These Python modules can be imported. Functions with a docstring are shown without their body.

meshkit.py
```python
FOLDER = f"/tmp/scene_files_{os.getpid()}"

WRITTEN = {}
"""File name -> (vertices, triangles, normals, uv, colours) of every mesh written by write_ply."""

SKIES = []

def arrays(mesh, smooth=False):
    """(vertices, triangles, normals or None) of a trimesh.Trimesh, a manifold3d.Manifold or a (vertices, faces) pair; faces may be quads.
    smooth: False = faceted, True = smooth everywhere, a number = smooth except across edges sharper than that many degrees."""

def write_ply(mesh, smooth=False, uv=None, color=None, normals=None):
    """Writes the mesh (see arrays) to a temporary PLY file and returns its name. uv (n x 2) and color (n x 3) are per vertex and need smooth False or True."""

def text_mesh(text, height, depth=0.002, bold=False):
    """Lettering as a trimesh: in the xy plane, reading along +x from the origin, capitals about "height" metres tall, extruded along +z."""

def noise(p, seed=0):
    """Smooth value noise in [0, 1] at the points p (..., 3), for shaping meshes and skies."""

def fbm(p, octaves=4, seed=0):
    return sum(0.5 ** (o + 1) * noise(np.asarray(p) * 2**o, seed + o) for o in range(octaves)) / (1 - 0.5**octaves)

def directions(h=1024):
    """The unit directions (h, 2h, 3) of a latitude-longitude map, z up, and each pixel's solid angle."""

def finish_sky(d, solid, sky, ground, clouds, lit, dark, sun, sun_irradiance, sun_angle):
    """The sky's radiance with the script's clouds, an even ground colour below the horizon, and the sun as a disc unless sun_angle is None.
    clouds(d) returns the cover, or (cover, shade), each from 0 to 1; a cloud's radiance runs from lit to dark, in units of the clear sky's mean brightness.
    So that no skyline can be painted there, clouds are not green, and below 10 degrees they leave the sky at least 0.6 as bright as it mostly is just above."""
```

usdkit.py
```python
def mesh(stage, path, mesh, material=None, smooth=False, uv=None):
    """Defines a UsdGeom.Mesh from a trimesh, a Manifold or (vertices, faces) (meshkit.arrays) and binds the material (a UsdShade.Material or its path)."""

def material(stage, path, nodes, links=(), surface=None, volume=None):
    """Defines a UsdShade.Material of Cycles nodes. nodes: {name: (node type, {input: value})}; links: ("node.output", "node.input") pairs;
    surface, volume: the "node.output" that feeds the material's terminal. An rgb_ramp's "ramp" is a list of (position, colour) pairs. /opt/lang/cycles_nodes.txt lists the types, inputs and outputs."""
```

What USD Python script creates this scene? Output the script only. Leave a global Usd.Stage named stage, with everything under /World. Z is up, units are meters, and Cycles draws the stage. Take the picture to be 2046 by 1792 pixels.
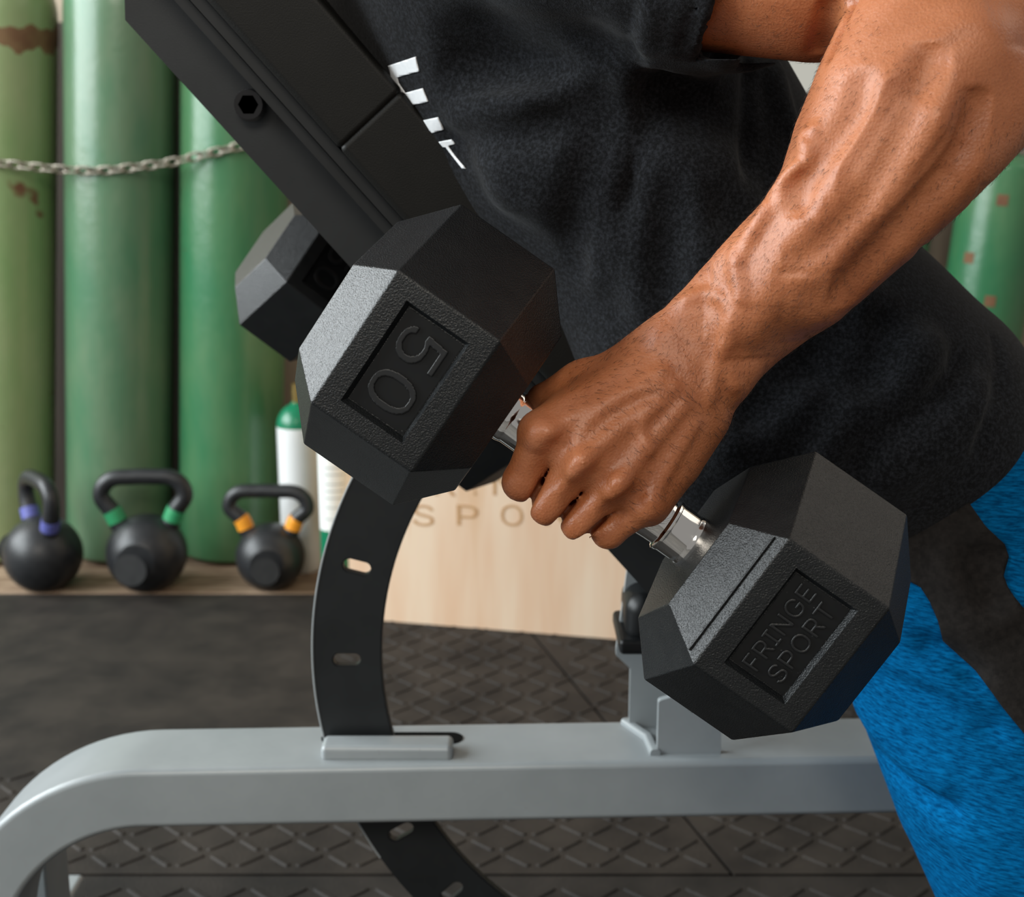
import math, random
import numpy as np, trimesh
import manifold3d as m3
import usdkit, meshkit
from pxr import Usd, UsdGeom, UsdLux, UsdShade, Sdf, Gf, Vt
from shapely.geometry import Polygon, Point, LineString, box as sbox
from scipy.spatial.transform import Rotation as Ro

random.seed(7); rng = np.random.default_rng(7)
stage = Usd.Stage.CreateInMemory()
UsdGeom.SetStageUpAxis(stage, UsdGeom.Tokens.z); UsdGeom.SetStageMetersPerUnit(stage, 1.0)
UsdGeom.Xform.Define(stage, '/World'); UsdGeom.Scope.Define(stage, '/World/Looks')

# ------------------------------------------------------------------ camera, sky, lights
W, H, F = 2046, 1792, 2500.0
PITCH, CAMZ = math.radians(12.5), 0.87
cam = UsdGeom.Camera.Define(stage, '/World/camera')
cam.AddTranslateOp().Set((0, 0, CAMZ)); cam.AddRotateXOp().Set(90 - math.degrees(PITCH))
cam.CreateHorizontalApertureAttr(36.0); cam.CreateVerticalApertureAttr(36.0 * H / W)
cam.CreateFocalLengthAttr(F / W * 36.0); cam.CreateClippingRangeAttr((0.05, 60))
cam.CreateFStopAttr(10.5); cam.CreateFocusDistanceAttr(0.70)
cam.CreateExposureAttr(0.0)

def light_rect(name, pos, look, w, h, power, color):
    l = UsdLux.RectLight.Define(stage, '/World/' + name)
    m = Gf.Matrix4d().SetLookAt(Gf.Vec3d(*pos), Gf.Vec3d(*look), Gf.Vec3d(0, 0, 1)).GetInverse()
    l.AddTransformOp().Set(m)
    l.CreateWidthAttr(w); l.CreateHeightAttr(h); l.CreateIntensityAttr(power); l.CreateColorAttr(Gf.Vec3f(*color))
    return l
# daylight through the big roller door of the left wall, the open front of the gym (dome) and two added warm fill lights
light_rect('door_daylight', (-3.35, 1.2, 2.05), (0, 1.2, 1.35), 4.4, 2.1, 12.5, (0.90, 0.97, 1.0))
light_rect('warm_fill_light', (-0.4, -1.6, 2.5), (0.15, 0.9, 0.7), 1.5, 0.9, 9.5, (1.0, 0.92, 0.80))  # fill added behind the lens to brighten the hand and box front
light_rect('warm_fill_light_001', (2.3, 1.5, 2.5), (0.3, 0.8, 0.6), 1.8, 1.0, 1.2, (1.0, 0.90, 0.78))  # warm light from the upper right, its source unseen
dome = UsdLux.DomeLight.Define(stage, '/World/sky')
dome.CreateIntensityAttr(0.10); dome.CreateColorAttr(Gf.Vec3f(1.0, 0.97, 0.93))

# ------------------------------------------------------------------ helpers
cp, sp = math.cos(PITCH), math.sin(PITCH)
C2W = np.array([[1, 0, 0], [0, cp, sp], [0, -sp, cp]])
CAM = np.array([0, 0, CAMZ])
def ray(px, py): return np.array([(px - 1023) / F, 1.0, -(py - 896) / F])
def D(px, py, d): return C2W @ (ray(px, py) * d) + CAM              # a point at distance d along the lens axis
def PY(px, py, Y): r = C2W @ ray(px, py); return CAM + r * (Y / r[1])   # on the upright plane at depth Y
def GZ(px, py, z=0.0): r = C2W @ ray(px, py); return CAM + r * ((z - CAMZ) / r[2])

names = {}
def numbered(base, parent):
    k = (parent, base); n = names.get(k, 0); names[k] = n + 1
    return base if n == 0 else f'{base}_{n:03d}'
def data(prim, **kw):
    for k, v in kw.items():
        if v: prim.SetCustomDataByKey(k, v)
    return prim
def thing(name, label, cat, loc=(0, 0, 0), rotz=0, group=None, kind=None):
    p = '/World/' + numbered(name, '/World')
    x = UsdGeom.Xform.Define(stage, p); x.AddTranslateOp().Set(tuple(map(float, loc)))
    if rotz: x.AddRotateZOp().Set(float(rotz))
    o = data(x.GetPrim(), label=label, category=cat, group=group, kind=kind)
    o_loc[p] = (np.array(loc, float), math.radians(rotz))
    return p
o_loc = {}
def obj(name, mesh, mat, parent='/World', smooth=30, label=None, cat=None, group=None, kind=None, world=True):
    """one mesh prim; vertices are given in world space and moved into the thing's frame"""
    p = parent + '/' + numbered(name, parent)
    v, f, n = meshkit.arrays(mesh, False) if not isinstance(mesh, tuple) else (np.asarray(mesh[0], float), np.asarray(mesh[1]), None)
    top = '/'.join(parent.split('/')[:3])
    if world and top in o_loc:
        loc, rz = o_loc[top]; v = v - loc
        if rz: c, s = math.cos(-rz), math.sin(-rz); v = v @ np.array([[c, -s, 0], [s, c, 0], [0, 0, 1]]).T
    m = usdkit.mesh(stage, p, (v, f), mat, smooth=smooth)
    data(m.GetPrim(), label=label, category=cat, group=group, kind=kind)
    return p
def cat(*ms):
    out_v, out_f, n = [], [], 0
    for m in ms:
        v, f, _ = meshkit.arrays(m, False)
        out_v.append(v); out_f.append(f + n); n += len(v)
    return np.vstack(out_v), np.vstack(out_f)
def xf(mesh, M=None, t=(0, 0, 0)):
    v, f, _ = meshkit.arrays(mesh, False)
    if M is not None: v = v @ np.asarray(M).T
    return v + np.asarray(t), f
def rbox(lo, hi, r=0.003, seg=12):
    lo, hi = np.minimum(lo, hi), np.maximum(lo, hi)
    r = min(r, *( (hi - lo) / 2.01))
    s = m3.Manifold.sphere(r, seg)
    return m3.Manifold.batch_hull([s.translate([ (lo[0]+r, hi[0]-r)[i], (lo[1]+r, hi[1]-r)[j], (lo[2]+r, hi[2]-r)[k]]) for i in (0,1) for j in (0,1) for k in (0,1)])
def box(lo, hi):
    lo, hi = np.minimum(lo, hi), np.maximum(lo, hi)
    return m3.Manifold.cube(list(hi - lo)).translate(list(lo))
def lathe(profile, n=48):
    """closed surface turned round z from (radius, height) pairs"""
    pr = np.array(profile, float); a = np.linspace(0, 2 * np.pi, n, endpoint=False)
    v = np.stack([np.outer(pr[:, 0], np.cos(a)), np.outer(pr[:, 0], np.sin(a)), np.repeat(pr[:, 1][:, None], n, 1)], -1).reshape(-1, 3)
    f = []
    for i in range(len(pr) - 1):
        for j in range(n):
            k = (j + 1) % n; f += [(i*n+j, i*n+k, (i+1)*n+k), (i*n+j, (i+1)*n+k, (i+1)*n+j)]
    return v, np.array(f)
def tube(path, r, n=12, closed=False, flat=1.0):
    path = np.asarray(path, float); m = len(path); r = np.broadcast_to(r, m)
    t = np.gradient(path, axis=0) if not closed else (np.roll(path, -1, 0) - np.roll(path, 1, 0))
    t /= np.linalg.norm(t, axis=1)[:, None]
    u = np.cross(t[0], [0.3, 1, 0.17]); u /= np.linalg.norm(u); rows = []
    for i in range(m):
        u = u - t[i] * u.dot(t[i]); u /= np.linalg.norm(u); w = np.cross(t[i], u)
        a = np.linspace(0, 2 * np.pi, n, endpoint=False)
        rows.append(path[i] + r[i] * (np.outer(np.cos(a), u) + np.outer(np.sin(a), w)))
    v = np.vstack(rows); f = []
    for i in range(m if closed else m - 1):
        i2 = (i + 1) % m
        for j in range(n):
            k = (j + 1) % n; f += [(i*n+j, i*n+k, i2*n+k), (i*n+j, i2*n+k, i2*n+j)]
    if not closed:
        v = np.vstack([v, path[0], path[-1]])
        for j in range(n):
            k = (j + 1) % n; f += [(m*n, k, j), (m*n+1, (m-1)*n+j, (m-1)*n+k)]
    return v, np.array(f)
def prism(poly, y0, y1):
    """a polygon in (x, z) made solid from depth y0 to y1"""
    m = trimesh.creation.extrude_polygon(poly, y1 - y0, engine='earcut')
    v = m.vertices; return np.stack([v[:, 0], y1 - v[:, 2], v[:, 1]], 1), m.faces
def spline(pts, n=40):
    from scipy.interpolate import CubicSpline
    p = np.asarray(pts, float); s = np.r_[0, np.cumsum(np.linalg.norm(np.diff(p, axis=0), axis=1))]
    return CubicSpline(s, p)(np.linspace(0, s[-1], n))

# ------------------------------------------------------------------ materials
def mat(name, c1, c2=None, rough=0.5, metal=0.0, nscale=8, nramp=(0.35, 0.65), ndetail=4, bump=None, stretch=None, spec=0.5,
        sss=0, sheen=0, coat=0, roughvar=0, ob=True, spots=None, spots_on=None):
    """noise between two colours; bump=(scale, distance); spots=(scale, threshold, colour)"""
    N = {'tc': ('texture_coordinate', {}), 'p': ('principled_bsdf', {'roughness': rough, 'metallic': metal, 'specular_ior_level': spec})}
    L = []; src = 'tc.object'
    if stretch is not None:
        N['mp'] = ('mapping', {'scale': stretch[0], 'rotation': stretch[1]}); L.append((src, 'mp.vector')); src = 'mp.vector'
    if c2 is None: N['p'][1]['base_color'] = c1
    else:
        N['n'] = ('noise_texture', {'scale': nscale, 'detail': ndetail, 'roughness': 0.6})
        N['r'] = ('rgb_ramp', {'ramp': [(nramp[0], c1), (nramp[1], c2)]})
        L += [(src, 'n.vector'), ('n.fac', 'r.fac')]; out = 'r.color'
        if spots:
            for i, (sc, th, col) in enumerate(spots):
                N[f's{i}'] = ('noise_texture', {'scale': sc, 'detail': 3, 'roughness': 0.65})
                N[f'sr{i}'] = ('rgb_ramp', {'ramp': [(th, (0, 0, 0)), (th + 0.05, (1, 1, 1))]})
                N[f'sm{i}'] = ('mix', {'color2': col})
                L += [(src if spots_on else 'tc.object', f's{i}.vector'), (f's{i}.fac', f'sr{i}.fac'), (f'sr{i}.color', f'sm{i}.fac'), (out, f'sm{i}.color1')]; out = f'sm{i}.color'
        L.append((out, 'p.base_color'))
        if roughvar:
            N['rr'] = ('map_range', {'from_min': 0.3, 'from_max': 0.7, 'to_min': rough - roughvar, 'to_max': rough + roughvar}); L += [('n.fac', 'rr.value'), ('rr.result', 'p.roughness')]
    if bump:
        N['bn'] = ('noise_texture', {'scale': bump[0], 'detail': 2, 'roughness': 0.5}); N['b'] = ('bump', {'distance': bump[1], 'strength': 1.0})
        L += [('tc.object' if len(bump) < 3 else src, 'bn.vector'), ('bn.fac', 'b.height'), ('b.normal', 'p.normal')]
    if sss: N['p'][1].update(subsurface_weight=sss, subsurface_scale=0.006, subsurface_radius=(1.0, 0.35, 0.18), subsurface_method='random_walk')
    if sheen: N['p'][1].update(sheen_weight=sheen, sheen_roughness=0.5)
    if coat: N['p'][1].update(coat_weight=coat, coat_roughness=0.2)
    return usdkit.material(stage, '/World/Looks/' + name, N, L, surface='p.BSDF')

M = {}
M['rubber'] = mat('rubber', (.0045, .0056, .0066), (.0078, .0090, .0098), rough=.36, nscale=60, bump=(1100, .00045), spec=.43)
M['rubber_smooth'] = mat('rubber_smooth', (.0035, .0042, .0048), (.0055, .0062, .0068), spec=.3, rough=.40, nscale=40, spots=[(420, .70, (.06, .06, .06))])
M['rubber_letter'] = usdkit.material(stage, '/World/Looks/rubber_letter', {'bv': ('bevel', {'samples': 6, 'radius': .0011}), 'p': ('principled_bsdf', {'base_color': (.006, .007, .008), 'roughness': .36, 'specular_ior_level': .6})}, [('bv.bevel', 'p.normal')], surface='p.BSDF')
M['chrome'] = mat('chrome', (.78, .77, .75), rough=.09, metal=1)
M['grey_paint'] = mat('grey_paint', (.245, .27, .28), (.285, .31, .32), rough=.34, nscale=14, nramp=(.3, .7), spots=[(38, .73, (.20, .20, .20))], bump=(700, .00008))
M['black_steel'] = mat('black_steel', (.008, .0095, .0105), (.012, .0138, .015), spec=.4, rough=.45, nscale=20, bump=(900, .00006), spots=[(60, .76, (.05, .055, .055))])
M['vinyl'] = mat('vinyl', (.0035, .0034, .0028), (.005, .0048, .004), spec=.2, rough=.5, nscale=30, bump=(900, .00012))
M['board'] = mat('board', (.004, .005, .0055), (.006, .007, .008), spec=.35, rough=.5, nscale=30)
M['bolt'] = mat('bolt', (.05, .05, .052), rough=.25, metal=1)
M['steel_edge'] = mat('steel_edge', (.30, .31, .32), rough=.3, metal=1)
M['shirt'] = mat('shirt', (.0030, .0034, .0042), (.022, .0245, .030), rough=.95, nscale=420, nramp=(.42, .78), ndetail=5, bump=(900, .0003), sheen=.05, spec=.15)
M['print'] = mat('print', (.74, .77, .80), (.80, .82, .84), rough=.7, nscale=300)
M['blue'] = mat('blue', (.0, .040, .120), (.001, .122, .320), rough=.9, nscale=11, nramp=(.36, .66), ndetail=6, bump=(260, .00015, 1), stretch=((12, 12, 62), (0, -.06, 0)), spec=.03)
M['black_cloth'] = mat('black_cloth', (.008, .007, .0065), (.016, .014, .013), rough=.9, nscale=200, bump=(700, .0002), spec=.2)
M['shoe'] = mat('shoe', (.02, .02, .02), (.04, .04, .04), rough=.7, nscale=80)
M['mat_rubber'] = mat('mat_rubber', (.010, .009, .008), (.025, .021, .018), spec=.3, rough=.72, nscale=9, ndetail=6, bump=(260, .0008), spots=[(120, .72, (.10, .09, .08))])
M['mat_dark'] = mat('mat_dark', (.013, .015, .015), (.030, .030, .028), spec=.3, rough=.75, nscale=14, ndetail=6, bump=(200, .001))
M['mat_brown'] = mat('mat_brown', (.013, .0105, .0088), (.032, .026, .021), spec=.3, rough=.7, nscale=9, ndetail=6, bump=(260, .0008), spots=[(110, .73, (.13, .11, .09))])
M['concrete'] = mat('concrete', (.10, .095, .09), (.16, .15, .14), rough=.8, nscale=6)
M['plank'] = mat('plank', (.16, .095, .055), (.34, .24, .16), rough=.7, nscale=5, stretch=((2, 12, 12), (0, 0, 0)))
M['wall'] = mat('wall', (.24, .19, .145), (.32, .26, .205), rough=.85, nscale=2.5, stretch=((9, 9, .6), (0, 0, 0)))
M['wall_dark'] = mat('wall_dark', (.055, .042, .033), (.085, .066, .05), rough=.85, nscale=2.5, stretch=((9, 9, .6), (0, 0, 0)))  # wall colour darkened to carry the shade behind the left cylinders
M['slot'] = mat('slot', (.002, .002, .002), rough=.9, spec=.1)
M['wall_upper'] = mat('wall_upper', (.58, .57, .52), (.64, .63, .58), rough=.8, nscale=3)
M['wall_tan'] = mat('wall_tan', (.46, .37, .28), (.54, .44, .34), rough=.85, nscale=3)
M['rail_dark'] = mat('rail_dark', (.03, .03, .028), rough=.6)
M['ply'] = mat('ply', (.80, .54, .36), (.86, .66, .48), rough=.55, nscale=2.2, nramp=(.4, .6), ndetail=3, stretch=((5, 5, .55), (0, 0, .3)), spots=[(1.3, .60, (.76, .50, .31)), (2.6, .68, (.70, .40, .20))], spots_on=1)
M['ply_edge'] = mat('ply_edge', (.55, .36, .20), (.72, .52, .33), rough=.7, nscale=40, stretch=((1, 1, 8), (0, 0, 0)))
M['burnt'] = mat('burnt', (.50, .27, .12), (.56, .33, .16), rough=.7, nscale=60)
def gas(name, a, b, rust=.70, rs=7): return mat(name, a, b, rough=.30, nscale=6, nramp=(.35, .68), ndetail=5, stretch=((1, 1, .35), (0, 0, 0)), spots=[(rs, rust, (.17, .075, .035)), (30, .74, (.12, .07, .04))], bump=(40, .0006))
M['gas_olive'] = gas('gas_olive', (.21, .33, .13), (.32, .37, .19), .66)
M['gas_green'] = gas('gas_green', (.060, .165, .085), (.15, .21, .125), .74)
M['gas_emerald'] = gas('gas_emerald', (.030, .155, .065), (.10, .20, .09), .73, 9)
M['rust'] = mat('rust', (.14, .055, .028), (.22, .13, .06), rough=.8, nscale=14)
M['green_gloss'] = mat('green_gloss', (.006, .15, .07), (.01, .19, .09), rough=.28, nscale=6)
M['white_gloss'] = mat('white_gloss', (.74, .75, .75), (.80, .80, .79), rough=.25, nscale=5)
M['label_white'] = mat('label_white', (.78, .80, .78), rough=.5)
M['label_grey'] = mat('label_grey', (.35, .38, .37), rough=.6)
M['brass'] = mat('brass', (.45, .32, .12), rough=.35, metal=1)
M['chain'] = mat('chain', (.30, .26, .21), (.50, .45, .38), rough=.38, metal=.75, nscale=80)
M['kb'] = mat('kb', (.013, .014, .016), (.020, .021, .023), rough=.40, nscale=60, bump=(500, .0002))
M['kb_face'] = mat('kb_face', (.020, .021, .022), (.028, .029, .030), rough=.6, nscale=60)
M['band_orange'] = mat('band_orange', (.85, .33, .02), rough=.5)
M['band_green'] = mat('band_green', (.03, .30, .12), rough=.5)
M['band_blue'] = mat('band_blue', (.10, .11, .36), rough=.5)
M['door_frame'] = mat('door_frame', (.45, .45, .44), rough=.6)
M['hair'] = usdkit.material(stage, '/World/Looks/hair', {'p': ('principled_bsdf', {'base_color': (.016, .008, .005), 'roughness': .5})}, [], surface='p.BSDF')
def skin():
    N = {'tc': ('texture_coordinate', {}),
         'n1': ('noise_texture', {'scale': 22, 'detail': 5, 'roughness': .6}), 'r1': ('rgb_ramp', {'ramp': [(.30, (.305, .093, .032)), (.52, (.385, .131, .050)), (.72, (.44, .165, .078))]}),
         'n2': ('noise_texture', {'scale': 900, 'detail': 2}), 'r2': ('rgb_ramp', {'ramp': [(.25, (.80, .76, .74)), (.5, (1, 1, 1))]}),
         'mx': ('mix', {'mix_type': 'multiply', 'fac': .8}),
         'bn': ('noise_texture', {'scale': 650, 'detail': 3, 'roughness': .6}), 'v': ('voronoi_texture', {'scale': 620, 'feature': 'f1'}),
         'mm': ('math', {'math_type': 'multiply_add', 'value2': .6}),
         'b': ('bump', {'distance': .00028, 'strength': .9}),
         'rn': ('noise_texture', {'scale': 14, 'detail': 3}), 'rr': ('map_range', {'from_min': .35, 'from_max': .65, 'to_min': .40, 'to_max': .54}),
         'p': ('principled_bsdf', {'subsurface_weight': .12, 'subsurface_scale': .004, 'subsurface_radius': (1, .32, .16), 'specular_ior_level': .52, 'coat_weight': .05, 'coat_roughness': .3})}
    L = [('tc.object', k + '.vector') for k in ('n1', 'n2', 'bn', 'v', 'rn')] + [('n1.fac', 'r1.fac'), ('n2.fac', 'r2.fac'), ('r1.color', 'mx.color1'), ('r2.color', 'mx.color2'),
         ('mx.color', 'p.base_color'), ('v.distance', 'mm.value1'), ('bn.fac', 'mm.value3'), ('mm.value', 'b.height'), ('b.normal', 'p.normal'), ('rn.fac', 'rr.value'), ('rr.result', 'p.roughness')]
    return usdkit.material(stage, '/World/Looks/skin', N, L, surface='p.BSDF')
M['skin'] = skin()

# ------------------------------------------------------------------ setting
TOP = 0.0                      # top of the mats and of the wooden strip; the concrete lies 20 mm lower
obj('floor', box((-4, -2.5, -.12), (4, 3.08, -.02)), M['concrete'], label='grey concrete floor under the black rubber mats', cat='floor', kind='structure')
wb = thing('wall_back', 'beige back wall behind the green gas cylinders', 'wall', (0, 3.02, 0), kind='structure')
x = -4.0; k = 0
while x < 4.0:                 # vertical boards of the wall
    w = .19 + .012 * math.sin(k * 1.7)
    obj('board', rbox((x, 3.02 + .004 * (k % 2), -.02), (x + w - .006, 3.08, 1.205), .003, 6), M['wall_dark' if x < -.72 else 'wall'], wb); x += w; k += 1  # leftmost boards darker: shade between the cylinders is painted in
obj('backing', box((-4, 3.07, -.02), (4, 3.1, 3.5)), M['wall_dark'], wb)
obj('upper_panel', box((-4, 3.03, 1.205), (4, 3.069, 3.5)), M['wall_tan'], wb, label='beige upper wall panel')
obj('rail', rbox((.30, 2.985, .985), (4, 3.018, 1.045), .004, 6), M['rail_dark'], wb, label='dark horizontal rail')
obj('pale_panel', rbox((.30, 2.995, 1.046), (4, 3.018, 1.5), .003, 6), M['wall_upper'], wb, label='pale grey panel above the dark rail')
wl = thing('wall_left', 'left wall with the open roller door that lets the daylight in', 'wall', (-3.5, 0, 0), kind='structure')
for lo, hi in (((-3.6, -2.5, -.02), (-3.4, -1.1, 3.5)), ((-3.6, 3.5, -.02), (-3.4, 3.9, 3.3)), ((-3.6, -1.1, 3.15), (-3.4, 3.5, 3.5)), ((-3.6, -1.1, -.02), (-3.4, 3.5, .90))):
    obj('wall_section', box(lo, hi), M['wall_upper'], wl)
obj('door_frame', cat(rbox((-3.42, -1.16, .88), (-3.36, -1.08, 3.2)), rbox((-3.42, 3.48, .88), (-3.36, 3.56, 3.2)), rbox((-3.42, -1.1, 3.12), (-3.36, 3.5, 3.2))), M['door_frame'], wl)

# rubber mats with raised tread bars, a piece of the floor each
seam_a, seam_b = GZ(1060, 1262), GZ(1200, 1430)
sd = (seam_b - seam_a)[:2]; sd /= np.linalg.norm(sd)
seam_y = GZ(1000, 1748)[1]
back_y = GZ(400, 1186)[1]
def seam_x(y): return seam_a[0] + sd[0] / sd[1] * (y - seam_a[1])
lx = GZ(705, 1350)[0]
polys = [('mat_brown', Polygon([(-2.6, seam_y), (seam_x(seam_y), seam_y), (seam_x(back_y), back_y), (-2.6, back_y)])),
         ('mat_brown', Polygon([(seam_x(seam_y), seam_y), (2.6, seam_y), (2.6, back_y), (seam_x(back_y), back_y)])),
         ('mat_rubber', Polygon([(-2.6, .35), (2.6, .35), (2.6, seam_y), (-2.6, seam_y)]))]
labels = ['black rubber tread mat before the kettlebells and the plywood box', 'tread mat right of the slanting seam', 'front tread mat under the bench']
bar0 = m3.Manifold.batch_hull([m3.Manifold.cylinder(.0026, .0052, .0024, 8).translate([sx * .0155, 0, 0]) for sx in (-1, 1)])
bv, bf, _ = meshkit.arrays(bar0, False)
for (mm, pg), lb in zip(polys, labels):
    q = pg.buffer(-.0028, join_style=2).intersection(sbox(-2.6, .35, 2.6, 3))
    e = trimesh.creation.extrude_polygon(q, .018, engine='earcut'); e.vertices[:, 2] -= .018
    mp = obj('mat', e, M[mm], '/World/floor', label=lb, smooth=False)
    inner = q.buffer(-.012); vs, fs, n = [], [], 0
    x0, y0, x1, y1 = max(q.bounds[0], -1.25), q.bounds[1], min(q.bounds[2], 1.5), q.bounds[3]
    P = .0385
    for i in range(int(x0 / P) - 1, int(x1 / P) + 2):
        for j in range(int(y0 / P), int(y1 / P) + 1):
            c = Point(i * P + .004 * (j % 3), j * P)
            if not inner.contains(c) or c.y > y1 or (c.x < lx - .02 and c.y > 1.72): continue
            a = math.radians(43 if (i + j) % 2 else -43); ca, sa = math.cos(a), math.sin(a)
            vs.append(bv @ np.array([[ca, -sa, 0], [sa, ca, 0], [0, 0, 1]]).T + [c.x, c.y, -.0004]); fs.append(bf + n); n += len(bv)
    if vs: obj('tread_bars', (np.vstack(vs), np.vstack(fs)), M[mm], mp, smooth=35, kind='stuff')
obj('wooden_strip', rbox((-2.6, back_y + .004, -.02), (2.6, 3.005, .001), .004, 6), M['plank'], label='worn brown wooden strip along the back wall carrying the kettlebells and cylinders', cat='wooden strip')

# ------------------------------------------------------------------ gas cylinders
def gas_cylinder(px, py, Y, r, h, m, label, rust_band=False, tilt=0, cap=True, group='green gas cylinders along the back wall', twist=0, dome=1.05, rust_px=()):
    base = PY(px, py, Y); base[2] = .002
    t = thing('gas_cylinder', label, 'gas cylinder', base, group=group)
    prof = [(0, 0), (r - .012, 0), (r - .002, .006), (r, .02)] + [(r, z) for z in np.linspace(.06, h, 24)]
    prof += [(r * math.cos(a) * .82 + r * .18, h + r * dome * math.sin(a)) for a in np.linspace(.12, 1.5, 14)]
    zt = h + r * dome; prof += [(r * .24, zt + .005), (r * .24, zt + .03), (0, zt + .03)]
    T = (Ro.from_euler('y', tilt, degrees=True) * Ro.from_euler('z', twist, degrees=True)).as_matrix() if tilt else Ro.from_euler('z', twist, degrees=True).as_matrix()
    lift = abs(math.sin(math.radians(tilt))) * r
    put = lambda m_: (lambda vf: (vf[0] @ T.T + base + [0, 0, lift], vf[1]))(xf(m_))
    obj('tank', put(lathe(prof, 64)), m, t, smooth=40)
    obj('neck_ring', put(lathe([(r * .2, zt + .01), (r * .36, zt + .01), (r * .38, zt + .02), (r * .36, zt + .04), (r * .2, zt + .04)], 32)), M['steel_edge'], t)
    obj('valve_cap', put(lathe([(r * .36, zt + .04), (r * .37, zt + .13), (r * .30, zt + .17), (r * .12, zt + .19), (0, zt + .19)], 32)), m, t)
    if rust_band:
        z0 = h - .045; n = 96; a = np.linspace(0, 2 * np.pi, n, endpoint=False)
        up = .028 + .008 * np.sin(3 * a + 1) + .006 * np.sin(7 * a) + .004 * np.sin(17 * a); dn = -.02 + .008 * np.sin(2 * a) + .008 * np.sin(9 * a) + .004 * np.sin(23 * a)
        rows = []
        for q in np.linspace(0, 1, 5):
            z = z0 + dn + (up - dn) * q; rr = r + .0012 * (4 * q * (1 - q)) - .0002
            rows.append(np.stack([rr * np.cos(a), rr * np.sin(a), z], 1))
        v = np.vstack(rows); f = []
        for i in range(4):
            for j in range(n):
                k = (j + 1) % n; f += [(i*n+j, i*n+k, (i+1)*n+k), (i*n+j, (i+1)*n+k, (i+1)*n+j)]
        obj('rust_band', put((v, np.array(f))), M['rust'], t, label='ring of brown rust under the shoulder')
    for rx, ry in rust_px:
        q = Ro.from_matrix(T).inv(); o_ = q.apply(CAM - base - [0, 0, lift]); d_ = q.apply(C2W @ ray(rx, ry))
        aa, bb, cc = d_[0]**2 + d_[1]**2, o_[0]*d_[0] + o_[1]*d_[1], o_[0]**2 + o_[1]**2 - r*r; s_ = (-bb - math.sqrt(max(bb*bb - aa*cc, 0))) / aa; h_ = o_ + d_ * s_; a0 = math.atan2(h_[1], h_[0])
        v = np.array([[(r + e_) * math.cos(a0 + u_ * .125), (r + e_) * math.sin(a0 + u_ * .125), h_[2] + w_ * .012] for e_ in (-.001, .0009) for w_ in (-1, 1) for u_ in (-1, -.33, .33, 1)])
        f = [];  # outer sheet, inner sheet, rim
        for j in range(3): f += [(8+j, 9+j, 13+j), (8+j, 13+j, 12+j), (j, 5+j, 1+j), (j, 4+j, 5+j), (j, 1+j, 9+j), (j, 9+j, 8+j), (4+j, 13+j, 5+j), (4+j, 12+j, 13+j)]
        f += [(0, 8, 12), (0, 12, 4), (3, 15, 11), (3, 7, 15)]
        obj('rust_patch', put((v, np.array(f))), M['rust'], t, smooth=False, label='small brown rust patch')
    return t
gas_cylinder(7, 1150, 2.80, .118, 1.185, M['gas_olive'], 'olive green rusty gas cylinder with a brown rust ring, leftmost by the picture edge', True, tilt=4.9)
gas_cylinder(244, 1150, 2.80, .1185, 1.192, M['gas_green'], 'pale bluish green gas cylinder second from left, behind the green-banded kettlebell', tilt=4.0, twist=70)
gas_cylinder(463, 1150, 2.80, .116, 1.20, M['gas_emerald'], 'bright green gas cylinder behind the orange-banded kettlebell, partly hidden by the bench', tilt=3.4, twist=150)
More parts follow.
